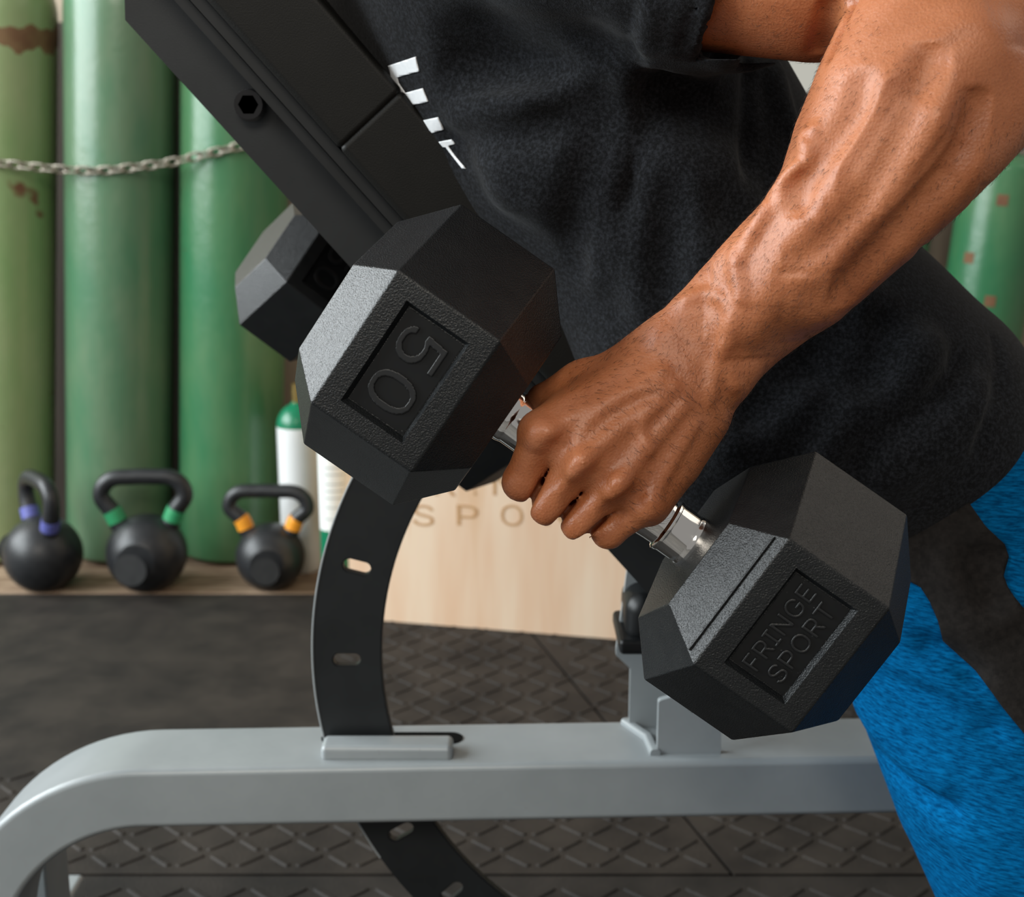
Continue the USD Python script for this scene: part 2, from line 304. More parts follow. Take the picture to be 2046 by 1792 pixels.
gas_cylinder(1893, 1050, 2.86, .093, .865, M['gas_emerald'], 'green gas cylinder leaning at the right behind the forearm, with small rust squares', tilt=4.5, twist=200, dome=.4, rust_px=((2003, 400), (1978, 602), (1936, 515)))
gas_cylinder(1717, 1050, 2.925, .064, .78, M['gas_green'], 'light green gas cylinder showing only as a sliver between forearm and hip', tilt=4.5, twist=20)

def oxygen(px, Y, r, h, label, kind):
    b = PY(px, 1150, Y); b[2] = .002
    t = thing('oxygen_cylinder', label, 'oxygen cylinder', b, group='small oxygen cylinders by the wall')
    put = lambda m_: xf(m_, None, b)
    body = [(0, 0), (r - .004, 0), (r, .008)] + [(r, z) for z in np.linspace(.02, h, 10)]
    dome_p = [(r, h)] + [(r * math.cos(a), h + r * 1.1 * math.sin(a)) for a in np.linspace(.1, 1.25, 10)] + [(r * .3, h + r * 1.15), (0, h + r * 1.15)]
    if kind == 0:
        obj('body', put(lathe(body, 40)), M['white_gloss'], t, label='white lower body'); obj('shoulder', put(lathe(dome_p, 40)), M['green_gloss'], t, label='glossy green shoulder')
        obj('valve', put(cat(lathe([(0, h + r), (.011, h + r), (.011, h + r * 1.15 + .04), (0, h + r * 1.15 + .04)], 20), xf(rbox((-.011, -.006, 0), (.011, .006, .012)), None, (0, 0, h + r * 1.15 + .012)))), M['brass'], t)
    else:
        obj('body', put(lathe(body, 40)), M['green_gloss'], t); obj('shoulder', put(lathe(dome_p, 40)), M['green_gloss'], t)
        obj('valve', put(lathe([(0, h + r), (.010, h + r), (.010, h + r * 1.15 + .04), (0, h + r * 1.15 + .04)], 20)), M['brass'], t)
        rr = r + .0006
        def band(z0, z1, a0=-2.75, a1=-.35):
            a = np.linspace(a0, a1, 24); v = np.vstack([np.stack([q * np.cos(a), q * np.sin(a), np.full(24, z)], 1) for q, z in ((rr, z0), (rr, z1), (r - .001, z1), (r - .001, z0))]); f = []
            for i in range(4):
                i2 = (i + 1) % 4
                for j in range(23): f += [(i*24+j, i*24+j+1, i2*24+j+1), (i*24+j, i2*24+j+1, i2*24+j)]
            return v, np.array(f)
        lab = obj('paper_label', put(band(.135, .33)), M['label_white'], t, label='white paper label')
        rr = r + .0011
        for z in (.318, .302, .29, .27, .255, .235, .22, .205, .185, .16): obj('print_line', put(band(z, z + .0022, -2.3, -.8)), M['label_grey'], lab)
    return t
oxygen(607, 2.68, .0465, .325, 'small white oxygen cylinder with a glossy green shoulder beside the third green cylinder', 0)
oxygen(674, 2.54, .033, .345, 'small green oxygen cylinder with a white printed label, half behind the plywood box', 1)

# ------------------------------------------------------------------ chain
ch = thing('chain', 'rusty steel chain slung across the green gas cylinders', 'chain', PY(200, 338, 2.674))
cpath = spline([PY(x_, y_, 2.674) for x_, y_ in ((-150, 312), (0, 326), (130, 339), (200, 341), (270, 334), (330, 326), (400, 311), (470, 294), (560, 268), (640, 240))], 400)
cs = np.r_[0, np.cumsum(np.linalg.norm(np.diff(cpath, axis=0), axis=1))]
pitch, a_ = .0235, np.linspace(0, 2 * np.pi, 20, endpoint=False)
for i in range(int(cs[-1] / pitch)):
    c = np.array([np.interp(i * pitch, cs, cpath[:, k]) for k in range(3)]); c2 = np.array([np.interp(i * pitch + .004, cs, cpath[:, k]) for k in range(3)])
    t = (c2 - c) / np.linalg.norm(c2 - c); n_ = np.cross(t, [0, 1, 0]); n_ /= np.linalg.norm(n_); b_ = np.cross(t, n_)
    w = math.cos(math.radians(35 + (90 if i % 2 else 0))) * n_ + math.sin(math.radians(35 + (90 if i % 2 else 0))) * b_
    px_ = np.sign(np.cos(a_)) * .0075 + .0075 * np.cos(a_); pz = .0088 * np.sin(a_)
    obj('link', tube(c + np.outer(px_, t) + np.outer(pz, w), .0029, 8, closed=True), M['chain'], ch, smooth=60)

# ------------------------------------------------------------------ kettlebells
def kettlebell(px, py, Y, s, band, label, yaw, face=True, facex=0, wide=1.0):
    b = PY(px, py, Y); b[2] = .002
    t = thing('kettlebell', label, 'kettlebell', b, group='kettlebells on the wooden strip')
    Rz = Ro.from_euler('z', yaw, degrees=True).as_matrix()
    put = lambda m_: (lambda vf: (vf[0] * s @ Rz.T + b, vf[1]))(xf(m_))
    R0 = .0865; zc = .0775
    prof = [(0, 0)] + [(R0 * math.cos(a), zc + R0 * math.sin(a)) for a in np.linspace(-1.11, 1.5, 40)] + [(0, zc + R0)]
    ball = trimesh.Trimesh(*lathe(prof, 64), process=True)
    bm = m3.Manifold(m3.Mesh(ball.vertices.astype(np.float32), ball.faces.astype(np.uint32)))
    if bm.is_empty(): bm = m3.Manifold.sphere(R0, 72).translate([0, 0, zc]) - m3.Manifold.cube([.4, .4, .2], True).translate([0, 0, -.1])
    Rf = Ro.from_euler('z', facex, degrees=True).as_matrix()
    fd = Rf @ np.array([0, -1, 0])
    cut = m3.Manifold.cube([.3, .3, .3], True).translate([0, -.15 - .0765, zc - .004]).rotate([0, 0, facex])
    obj('body', put(bm - cut), M['kb'], t, smooth=35)
    disc = m3.Manifold.cylinder(.0355, .0015, .0345, 48).rotate([90, 0, 0]).translate([0, -.0760, zc - .004]).rotate([0, 0, facex])
    obj('weight_face', put(disc), M['kb_face'], t, label='flat round face on the ball')
    k = .078 * wide
    pth = spline([(-.050, 0, .135), (-.060, 0, .155), (-.071, 0, .178), (-k - .001, 0, .205), (-k + .004, 0, .228), (-k + .024, 0, .2445), (-.03, 0, .248), (0, 0, .249), (.03, 0, .248), (k - .024, 0, .2445), (k - .004, 0, .228), (k + .001, 0, .205), (.071, 0, .178), (.060, 0, .155), (.050, 0, .135)], 70)
    u = np.abs(np.linspace(-1, 1, 70)); obj('handle', put(tube(pth, .0176 + .0030 * np.clip((u - .55) / .45, 0, 1), 18)), M['kb'], t, smooth=50)
    for sgn in (-1, 1):
        o_ = pth[3:9] if sgn < 0 else pth[-9:-3]
        obj('colour_band', put(tube(o_, .0207, 20)), M[band], t, label=f"{band.split('_')[1]} weight band round the handle foot")
kettlebell(92, 1174, 2.55, .945, 'band_blue', 'black kettlebell with a blue-violet band, leftmost of the three, turned sideways', -50, facex=-70, wide=.98)
kettlebell(298, 1172, 2.55, .975, 'band_green', 'black kettlebell with green bands, middle of the three', 4, facex=-6, wide=1.12)
kettlebell(543, 1172, 2.555, .845, 'band_orange', 'black kettlebell with orange bands beside the bench\'s curved plate', -2, facex=6, wide=1.24)

# ------------------------------------------------------------------ plywood box
A, B = GZ(700, 1236), GZ(1240, 1279)
ux = (B - A); ux[2] = 0; ux /= np.linalg.norm(ux); uy = np.array([-ux[1], ux[0], 0.0])
bx = thing('plyometric_box', 'pale plywood jump box with burnt lettering behind the bench', 'plywood box', A)
BW, BD, BH, TH = .762, .508, .612, .018
Mb = np.stack([ux, uy, [0, 0, 1]], 1)
put = lambda m_: (lambda vf: (vf[0] @ Mb.T + A, vf[1]))(xf(m_))
def toothed(w, h, odd, nz=4):
    pg = sbox(0, 0, w, h)
    for i in range(nz):
        if i % 2 == odd:
            for x0 in (-.001, w - TH): pg = pg.difference(sbox(x0, h * i / nz, x0 + TH + .001, h * (i + 1) / nz))
    return pg.buffer(0)
fp = trimesh.creation.extrude_polygon(toothed(BW, BH, 1), TH, engine='earcut')
front = (np.stack([fp.vertices[:, 0], TH - fp.vertices[:, 2], fp.vertices[:, 1] + .001], 1), fp.faces)
obj('front_panel', put(front), M['ply'], bx, smooth=False)
obj('back_panel', put((front[0] + [0, BD - TH, 0], front[1])), M['ply'], bx, smooth=False)
for x0 in (0, BW - TH):
    obj('side_panel', put(cat(box((x0, TH + .0005, .001), (x0 + TH, BD - TH - .0005, BH)), *[box((x0, y0, BH * i / 4 + .001), (x0 + TH, y0 + TH + .0005, BH * (i + 1) / 4 - .0005)) for i in (1, 3) for y0 in (0, BD - TH - .0005)])), M['ply_edge'], bx, smooth=False)
obj('top_panel', put(box((TH, TH, BH - TH), (BW - TH, BD - TH, BH))), M['ply'], bx, smooth=False)
def xz_on_box(px, py):
    r = C2W @ ray(px, py); t = (A - CAM).dot(uy) / r.dot(uy); p = CAM + r * t - A; return p.dot(ux), p[2]
def bold_stretch(m_, w): v = m_.vertices; v[:, 0] = (v[:, 0] - v[:, 0].min()) / (np.ptp(v[:, 0]) + 1e-9) * w; return m_
for word, y_base, y_top, xs in (('SPORT', 1049, 1008, (825, 913, 1001, 1090, 1178)), ('FRINGE', 989, 948, (790, 868, 946, 985, 1064, 1150))):
    for ch_, x_ in zip(word, xs):
        x0, z0 = xz_on_box(x_, y_base); _, z1 = xz_on_box(x_, y_top); w_ = .043 if ch_ != 'I' else .006
        tm = bold_stretch(meshkit.text_mesh(ch_, z1 - z0, .0006), w_); v = tm.vertices
        obj('burnt_letter', put((np.stack([x0 + v[:, 0], -v[:, 2] + .0001, z0 + v[:, 1]], 1), tm.faces)), M['burnt'], bx, smooth=False)

# ------------------------------------------------------------------ bench
YC = 1.042
TZ1 = PY(900, 1525, 1.0)[2]; TZ0 = PY(900, 1640, 1.0)[2]
be = thing('weight_bench', 'adjustable incline bench, grey steel tube base and black backrest, under the person', 'weight bench', (-.25, 1.04, 0))
yaw = .037; TW = .086
def tube_pt(x): return np.array([x, 1.0 + TW / 2 - .004 + yaw * (x + .05), (TZ0 + TZ1) / 2])
th_ = (TZ1 - TZ0)
xb = PY(292, 1580, 1.0)[0]; Rb = .185 - th_ / 2
path = [tube_pt(x_) for x_ in np.linspace(1.25, xb, 12)]
for a in np.linspace(0, math.radians(80), 22)[1:]:
    p = tube_pt(xb - Rb * math.sin(a)); p[2] -= Rb * (1 - math.cos(a)); path.append(p)
end = path[-1]; dr = np.array([-math.sin(math.radians(10)), 0, -math.cos(math.radians(10))]); path.append(end + dr * (end[2] - .012) / -dr[2])
path = np.array(path)
def rect_sweep(path, hw, hh, r, up=(0, 1, 0)):
    """a rounded rectangular tube; hw along up, hh across"""
    q = sbox(-hw, -hh, hw, hh).buffer(-r).buffer(r, quad_segs=5); ring = np.array(q.exterior.coords)[:-1]; n = len(ring); rows = []
    t = np.gradient(path, axis=0); t /= np.linalg.norm(t, axis=1)[:, None]
    for p, d in zip(path, t):
        u = np.array(up, float); u -= d * u.dot(d); u /= np.linalg.norm(u); w = np.cross(d, u); rows.append(p + np.outer(ring[:, 0], u) + np.outer(ring[:, 1], w))
    v = np.vstack(rows); f = []
    for i in range(len(path) - 1):
        for j in range(n):
            k = (j + 1) % n; f += [(i*n+j, i*n+k, (i+1)*n+k), (i*n+j, (i+1)*n+k, (i+1)*n+j)]
    m_ = len(path); v = np.vstack([v, path[0], path[-1]])
    for j in range(n): k = (j + 1) % n; f += [(m_*n, k, j), (m_*n+1, (m_-1)*n+j, (m_-1)*n+k)]
    tm = trimesh.Trimesh(v, np.array(f), process=False); tm.fix_normals(); return tm
obj('base_tube', rect_sweep(path, TW / 2, th_ / 2, .006), M['grey_paint'], be, smooth=45, label='grey rectangular steel base tube curving down at the left')
fx = end[0] - .03
obj('front_foot', rbox((fx - .08, .74, .002), (fx - .01, 1.36, .045), .006), M['grey_paint'], be, smooth=35)
gp = PY(96, 1792, 1.13)
obj('leg_gusset', rbox((gp[0] - .014, 1.10, .01), (gp[0] + .012, 1.16, PY(96, 1690, 1.13)[2] + .02), .003), M['grey_paint'], be)
obj('rear_foot', rbox((1.18, .74, .002), (1.26, 1.36, .045), .006), M['grey_paint'], be)
obj('rear_post', rbox((1.19, 1.05, .04), (1.245, 1.12, TZ0 + .005), .006), M['grey_paint'], be)
# slotted curved plate through the tube
acx, acz, ar0, ar1 = .188, .449, .303, .3645
arc = Polygon([(acx + ar1 * math.cos(a), acz + ar1 * math.sin(a)) for a in np.linspace(math.radians(128), math.radians(262), 90)] + [(acx + ar0 * math.cos(a), acz + ar0 * math.sin(a)) for a in np.linspace(math.radians(262), math.radians(128), 90)])
angs = []
for px_, py_ in ((714, 1133), (695, 1318), (805, 1660), (912, 1775)):
    p = PY(px_, py_, YC - .004); angs.append(math.atan2(p[2] - acz, p[0] - acx))
angs += [angs[-1] + .3]
for a in angs:
    c, s = math.cos(a), math.sin(a); rm = (ar0 + ar1) / 2
    arc = arc.difference(LineString([(acx + (rm - .0065) * c, acz + (rm - .0065) * s), (acx + (rm + .0065) * c, acz + (rm + .0065) * s)]).buffer(.0056))
obj('slotted_arc_plate', cat(prism(arc, YC - .003, YC + .004), prism(arc.buffer(-.0013), YC - .004, YC - .003)), M['black_steel'], be, smooth=30, label='black curved plate with oblong holes')
obj('edge_highlight', tube([(acx + (ar1 - .0004) * math.cos(a), YC - .0040, acz + (ar1 - .0004) * math.sin(a)) for a in np.linspace(math.radians(140), math.radians(212), 60)], .0009, 8), M['grey_paint'], be, label='pale strip painting the light on the edge of the curved plate')  # pale tube drawn for the light the plate edge catches
# raised guide and a black sheet painting the shaded slot where the plate enters the tube
gl, gr = PY(643, 1500, 1.0), PY(905, 1500, 1.0)
top = TZ1
gx0, gx1 = PY(643, 1505, 1.015)[0], PY(905, 1505, 1.015)[0]
obj('guide_bar', rbox((gx0, 1.006, top - .003), (gx1, 1.032, top + .0125), .005, 16), M['grey_paint'], be, smooth=40, label='grey welded guide bar beside the slot')
slot = LineString([(gx0 + .006, 1.049), (gx1 - .004, 1.049)]).buffer(.0115)
sm = trimesh.creation.extrude_polygon(slot, .0012, engine='earcut'); sm.vertices[:, 2] += top - .0004
obj('slot_shade_sheet', sm, M['slot'], be, smooth=False, label='black sheet painting the shaded slot in the tube top')
# post carrying the hinge
py0, py1 = 1.018, 1.078
p0 = PY(1313, 1505, py0); p1 = PY(1440, 1505, py0)
bx0, bx1 = p0[0], p1[0]
pz1 = PY(1312, 1388, py0)[2]; pzb = PY(1258, 1318, py1)[2]
fr = Polygon([(bx0, top - .002), (bx1, top - .002), (bx1, top + .115), (bx0 + .058, top + .115), (bx0 + .030, PY(1375, 1425, py0)[2]), (bx0 + .012, pz1 - .002), (bx0, pz1 - .006)]).buffer(-.003).buffer(.003)
obj('hinge_bracket', prism(fr, py0, py0 + .007), M['grey_paint'], be, smooth=30)
fx0 = PY(1258, 1400, py1 - .007)[0]; pzf = PY(1258, 1322, py1)[2]
fl_ = Polygon([(fx0, top - .002), (bx1, top - .002), (bx1, top + .16), (fx0 - .004, top + .16), (PY(1230, 1292, py1)[0], PY(1230, 1292, py1)[2]), (PY(1230, 1304, py1)[0], PY(1230, 1304, py1)[2]), (fx0, pzf - .004)])
obj('hinge_bracket', prism(fl_, py1 - .007, py1), M['grey_paint'], be)
obj('weld_strip', rect_sweep(np.array([[bx0 - .002, py0 - .003, top + .001], [bx0 - .005, (py0 + py1) / 2, top + .001], [fx0 - .003, py1 + .003, top + .001]]), .0045, .0045, .003, up=(1, 0, 0)), M['grey_paint'], be)
kx = PY(1268, 1226, 1.06)
obj('rubber_stop', cat(rbox((kx[0] - .010, 1.03, kx[2] - .022), (kx[0] + .05, 1.10, kx[2] + .026), .016, 20), rbox((kx[0] - .016, 1.025, kx[2] - .026), (kx[0] + .05, 1.105, kx[2] - .012), .004)), M['rubber_smooth'], be, smooth=45, label='dark rubber stop on the post')
# backrest
q0, q1 = PY(250, 40, .96), PY(1280, 1170, .96)
bu = (q1 - q0)[[0, 2]]; Lb = np.linalg.norm(bu); bu /= Lb; bn = np.array([-bu[1], bu[0]])
if bn[0] < 0: bn = -bn
def un(px, py, Y): p = PY(px, py, Y)[[0, 2]] - q0[[0, 2]]; return p.dot(bu), p.dot(bn)
def fromun(poly): return Polygon([tuple(q0[[0, 2]] + u_ * bu + n_ * bn) for u_, n_ in poly.exterior.coords])
nL1 = un(384, 40, .96)[1]; nb0 = un(384, 40, .925)[1]; nb1 = un(450, 40, .91)[1]; npd = un(682, 40, .915)[1]
u_t = un(235, 0, .96)
ch_poly = Polygon([(-.34, .012), (-.012, .0115), (.0, .0), (Lb + .01, 0), (Lb + .01, nL1), (-.34, nL1)])
obj('backrest_channel', prism(fromun(ch_poly), .96, 1.124), M['black_steel'], be, smooth=30, label='dark steel channel under the backrest')
mid = (nb0 + nb1) / 2
obj('backrest_board', cat(prism(fromun(sbox(-.33, nb0, Lb - .14, mid - .0015)), .924, 1.160), prism(fromun(sbox(-.33, mid, Lb - .14, nb1 - .001)), .914, 1.170)), M['board'], be, smooth=30)
def pad_piece(u0, u1, n0, n1, y0, y1, r):
    b_ = rbox((u0, y0, n0), (u1, y1, n1), r, 28); v, f, _ = meshkit.arrays(b_, False)
    xz = q0[[0, 2]] + v[:, [0]] * bu + v[:, [2]] * bn; return np.stack([xz[:, 0], v[:, 1], xz[:, 1]], 1), f[:, ::-1]
us = un(690, 285, .90)[0]
obj('backrest_pad', pad_piece(-.335, us + .0016, nb1, npd, .900, 1.184, .0055), M['vinyl'], be, smooth=50, label='upper section of the black vinyl backrest')
obj('backrest_pad', pad_piece(us - .0016, Lb - .10, nb1, npd, .900, 1.184, .0055), M['vinyl'], be, smooth=50, label='lower section of the black vinyl backrest')
bp = PY(500, 210, .955)
bolt = cat(xf(m3.Manifold.cylinder(.0105, .003, .0105, 20).rotate([90, 0, 0]), None, bp + [0, .003, 0]), xf(m3.Manifold.cylinder(.0075, .008, .0075, 6).rotate([90, 0, 0]), None, bp + [0, 0, 0]), xf(m3.Manifold.cylinder(.004, .012, .0035, 14).rotate([90, 0, 0]), None, bp))
obj('bolt', bolt, M['bolt'], be, smooth=30)
hx = PY(1480, 1100, 1.04)
obj('seat_pad', rbox((hx[0] - .02, .92, hx[2] - .05), (hx[0] + .30, 1.165, hx[2] + .005), .016, 20), M['vinyl'], be, smooth=50)
obj('seat_post', rbox((hx[0] + .16, 1.022, top - .002), (hx[0] + .20, 1.065, hx[2] - .045), .004), M['grey_paint'], be)

# ------------------------------------------------------------------ dumbbells
HR, HS, SEP, HL, HC, HC2 = .08122, .66276, .23639, .11126, .02413, .02356
ANG = [np.pi/6, -np.pi/6, -np.pi/2, -5*np.pi/6, 5*np.pi/6, np.pi/2]
def head_mesh(r=.0022):
    pts = []
    for x_, rr in ((-HL/2, HR*HS), (-HL/2+HC, HR), (HL/2-HC, HR), (HL/2, HR*HS)):
        for a in ANG: pts.append((x_, -rr*math.cos(a), rr*math.sin(a)))
    pts = np.array(pts); sh = pts * np.array([1 - 1.3*r/(HL/2), 1 - 1.15*r/HR, 1 - 1.15*r/HR])
    s = m3.Manifold.sphere(r, 12); hull = m3.Manifold.batch_hull([s.translate(list(p)) for p in sh])
    fy = -HR * math.cos(np.pi/6); lx_, lz_ = .0385, .0615
    cutter = m3.Manifold.hull_points([(sx*lx_/2*k, y_, sz*lz_/2*k2) for y_, k, k2 in ((fy - .002, 1.04, 1.03), (fy + .0042, .88, .925)) for sx in (-1, 1) for sz in (-1, 1)])
    for a in (0, 180): hull = hull - cutter.rotate([a, 0, 0])
    return hull, fy + .0042
HEAD, RF = head_mesh()
def lettering(rows, mode):
    out = []
    for text, cx, w, h in rows:
        m_ = meshkit.text_mesh(text, h, .0019); v = m_.vertices
        v[:, 0] = (v[:, 0] - v[:, 0].min()) / np.ptp(v[:, 0]) * w - w / 2; v[:, 1] -= v[:, 1].mean() * 0 + h / 2
        if mode == 0: q = np.stack([v[:, 1] + cx, RF + .0003 - v[:, 2], -v[:, 0]], 1)
        else: q = np.stack([-v[:, 1] + cx, RF + .0003 - v[:, 2], v[:, 0]], 1)
        out.append((q, m_.faces))
    return cat(*out)
def dumbbell(label, rv, t, th, group='dumbbells in the hands of the person'):
    Rm = C2W @ Ro.from_rotvec(rv).as_matrix(); T = C2W @ np.array(t) + CAM
    o = thing('hex_dumbbell', label, 'dumbbell', T, group=group)
    for h in (0, 1):
        Rh = Rm @ Ro.from_euler('x', th[h]).as_matrix(); off = np.array([(-1, 1)[h] * SEP / 2, 0, 0])
        put = lambda m_: (lambda vf: ((vf[0]) @ Rh.T + Rm @ off + T, vf[1]))(xf(m_))
        hp = obj('head', put(HEAD), M['rubber'], o, smooth=25)
        obj('plate_face', put(box((-.0165, RF + .0001, -.0277), (.0165, RF - .0004, .0277))), M['rubber_smooth'], hp, smooth=False)
        txt = lettering([('50', 0, .045, .0245)], 0) if h == 0 else lettering([('FRINGE', -.0065, .051, .0098), ('SPORT', .0072, .0475, .0098)], 1)
        obj('raised_lettering', put(txt), M['rubber_letter'], hp, smooth=False)
        if h == 1:
            a0 = np.array([-HL/2 + HC*.80, -HR*(HS + (1-HS)*.80)*math.cos(np.pi/6) - .0002, 0]); zz = HR * .5 * .90
            obj('mould_seam', put(tube([a0 + [0, 0, -zz], a0 + [0, 0, -zz*.3], a0 + [0, 0, zz*.3], a0 + [0, 0, zz]], .0006, 8)), M['rubber'], hp)
    e = (SEP - HL) / 2
    prof = [(0, -e - .004), (.0158, -e - .004), (.0158, -e + .001), (.0154, -e + .003), (.0150, -e + .004), (.0150, -e + .015), (.0156, -e + .0162), (.0156, -e + .0178), (.0146, -e + .0188), (.0134, -e + .0192), (.0134, -e + .0205)]
    mid_ = [(.0134 + .0022 * math.cos(x_ * math.pi / 2 / (e - .022)) ** 1.5 if abs(x_) < e - .022 else .0134, x_) for x_ in np.linspace(-e + .0215, e - .0215, 25)]
    prof = prof + mid_ + [(r_, -z_) for r_, z_ in prof[::-1]]
    v, f = lathe(prof, 64); v = np.stack([v[:, 2], v[:, 0], v[:, 1]], 1)
    obj('handle', (v @ Rm.T + T, f), M['chrome'], o, smooth=35, label='polished chrome handle')
    return o, Rm, T
_, DR, DT = dumbbell('black rubber hex dumbbell in the near hand, numbered 50, front of the picture', [.50815, .59835, -.13362], [.0495, .70, -.01706], (-.32308, -.34098))
_, DR2, DT2 = dumbbell('second black hex dumbbell half hidden behind the bench\'s backrest', [-.17639, .57288, .49982], [-.11862, 1.30198, .10427], (0, 0))

#SPLIT
# ------------------------------------------------------------------ person: smooth distance fields turned into surfaces
class Field:
    def __init__(s, lo, hi, h):
        s.lo, s.h = np.array(lo, float), h
        s.n = np.ceil((np.array(hi) - lo) / h).astype(int) + 1
        s.F = np.full(s.n, .06, np.float32)
        s.ax = [(s.lo[i] + h * np.arange(s.n[i])).astype(np.float32) for i in range(3)]
    def put(s, lo, hi, fn, k=.004, op='add'):
        i0 = np.clip(np.floor((lo - s.lo) / s.h).astype(int), 0, s.n - 1); i1 = np.clip(np.ceil((hi - s.lo) / s.h).astype(int) + 1, 1, s.n)
        if np.any(i1 <= i0): return
        sl = tuple(slice(a, b) for a, b in zip(i0, i1))
        X, Y, Z = s.ax[0][sl[0]][:, None, None], s.ax[1][sl[1]][None, :, None], s.ax[2][sl[2]][None, None, :]
        d = fn(X, Y, Z); A = s.F[sl]
        if op == 'add': h = np.maximum(k - np.abs(A - d), 0) / k; s.F[sl] = np.minimum(A, d) - h * h * k * .25
        elif op == 'sub': d = -d; h = np.maximum(k - np.abs(A - d), 0) / k; s.F[sl] = np.maximum(A, d) + h * h * k * .25
        elif op == 'cut': s.F[sl] = np.maximum(A, d)
    def cone(s, a, b, ra, rb, k=.004, op='add', sq=None, fac=1.0):
        """tapering rounded limb from a to b; sq, fac: flattened (fac < 1) or deepened along the direction sq"""
        a, b = np.asarray(a, float), np.asarray(b, float); m = max(ra, rb) * max(1, fac) + k + 3 * s.h
        if sq is not None:
            sq = np.asarray(sq, float) / np.linalg.norm(sq); g = 1 / fac - 1
        ba = b - a
        if sq is not None: ba = ba + sq * (sq.dot(ba) * g)
        bb = float(ba.dot(ba)) + 1e-12
        def fn(X, Y, Z):
            x, y, z = X - np.float32(a[0]), Y - np.float32(a[1]), Z - np.float32(a[2])
            if sq is not None:
                p = (x * sq[0] + y * sq[1] + z * sq[2]) * g; x = x + p * sq[0]; y = y + p * sq[1]; z = z + p * sq[2]
            t = np.clip((x * ba[0] + y * ba[1] + z * ba[2]) / bb, 0, 1)
            d = np.sqrt((x - t * ba[0]) ** 2 + (y - t * ba[1]) ** 2 + (z - t * ba[2]) ** 2) - (ra + t * (rb - ra))
            return (d * min(1, fac)).astype(np.float32)
        s.put(np.minimum(a, b) - m, np.maximum(a, b) + m, fn, k, op)
    def chain(s, pts, rs, k=.004, **kw):
        if kw:
            for i in range(len(pts) - 1): s.cone(pts[i], pts[i+1], rs[i], rs[i+1], k, **kw)
        else: s.multi([(pts[i], pts[i+1], rs[i], rs[i+1]) for i in range(len(pts) - 1)], k)
    def at(s, P):
        from scipy.ndimage import map_coordinates
        return map_coordinates(s.F, ((np.asarray(P) - s.lo) / s.h).T, order=1, mode='nearest')
    def hit(s, pxs, d0=.4, d1=1.5, step=.003):
        """first surface point seen along the ray of each picture point, and its normal"""
        pxs = np.atleast_2d(pxs).astype(float); r = np.stack([(pxs[:, 0] - 1023) / F, np.ones(len(pxs)), -(pxs[:, 1] - 896) / F], 1) @ C2W.T
        ds = np.arange(d0, d1, step); done = np.full(len(pxs), np.nan); prev = np.full(len(pxs), .06)
        for d in ds:
            v = s.at(CAM + r * d); new = np.isnan(done) & (v < 0); done[new] = d - step * (-v[new]) / (prev[new] - v[new] + 1e-9); prev = v
            if not np.isnan(done).any(): break
        P = CAM + r * done[:, None]; e = s.h
        g = np.stack([s.at(P + np.eye(3)[i] * e) - s.at(P - np.eye(3)[i] * e) for i in range(3)], 1); g /= np.linalg.norm(g, axis=1)[:, None] + 1e-9
        return P, g
    def ridge(s, pxs, r, k, sink=.5, op='add', n=14, rs=None):
        """a vein, tendon or fold: a thin rounded bar lying in the surface along picture points"""
        q = spline(np.c_[np.array(pxs, float), np.zeros(len(pxs))], n)[:, :2]; P, g = s.hit(q); ok = ~np.isnan(P).any(1); P, g = P[ok], g[ok]
        if len(P) < 2: return
        t = np.linspace(0, 1, len(P)); rr = r * np.clip(np.minimum(t, 1 - t) * 5 + .35, 0, 1); P = P - g * (rr * sink)[:, None] if op == 'add' else P + g * (rr * sink)[:, None]
        s.multi([(P[i], P[i+1], rr[i], rr[i+1]) for i in range(len(P) - 1) if np.linalg.norm(P[i+1] - P[i]) < .05], k, op)
    def multi(s, segs, k, op='add'):
        """several bars joined sharply first, then blended in once"""
        if not segs: return
        q = np.array([p for a, b, _, _ in segs for p in (a, b)]); m = max(max(x[2:]) for x in segs) + k + 3 * s.h
        lo, hi = q.min(0) - m, q.max(0) + m
        i0 = np.clip(np.floor((lo - s.lo) / s.h).astype(int), 0, s.n - 1); i1 = np.clip(np.ceil((hi - s.lo) / s.h).astype(int) + 1, 1, s.n)
        if np.any(i1 <= i0): return
        T = Field(s.lo + i0 * s.h, s.lo + (i1 - 1) * s.h, s.h); T.F = np.full(i1 - i0, 1., np.float32); T.n = i1 - i0; T.ax = [s.ax[j][i0[j]:i1[j]] for j in range(3)]
        for a, b, ra, rb in segs: T.cone(a, b, ra, rb, 1e-5)
        far = T.F > .9; A = s.F[i0[0]:i1[0], i0[1]:i1[1], i0[2]:i1[2]]; d = T.F
        if op == 'sub': d = -d; h = np.maximum(k - np.abs(A - d), 0) / k; R_ = np.maximum(A, d) + h * h * k * .25
        else: h = np.maximum(k - np.abs(A - d), 0) / k; R_ = np.minimum(A, d) - h * h * k * .25
        s.F[i0[0]:i1[0], i0[1]:i1[1], i0[2]:i1[2]] = np.where(far, A, R_)
    def mesh(s, relax=2):
        A = s.F; ins = A < 0; n = np.array(A.shape)
        c = np.zeros(n - 1, np.int8)
        for i in (0, 1):
            for j in (0, 1):
                for k in (0, 1): c += ins[i:n[0]-1+i, j:n[1]-1+j, k:n[2]-1+k]
        cells = np.argwhere((c > 0) & (c < 8)); idx = np.full(n - 1, -1, np.int32); idx[tuple(cells.T)] = np.arange(len(cells))
        acc = np.zeros((len(cells), 3)); cnt = np.zeros(len(cells))
        co = [(i, j, k) for i in (0, 1) for j in (0, 1) for k in (0, 1)]
        val = {o: A[tuple((cells + o).T)] for o in co}
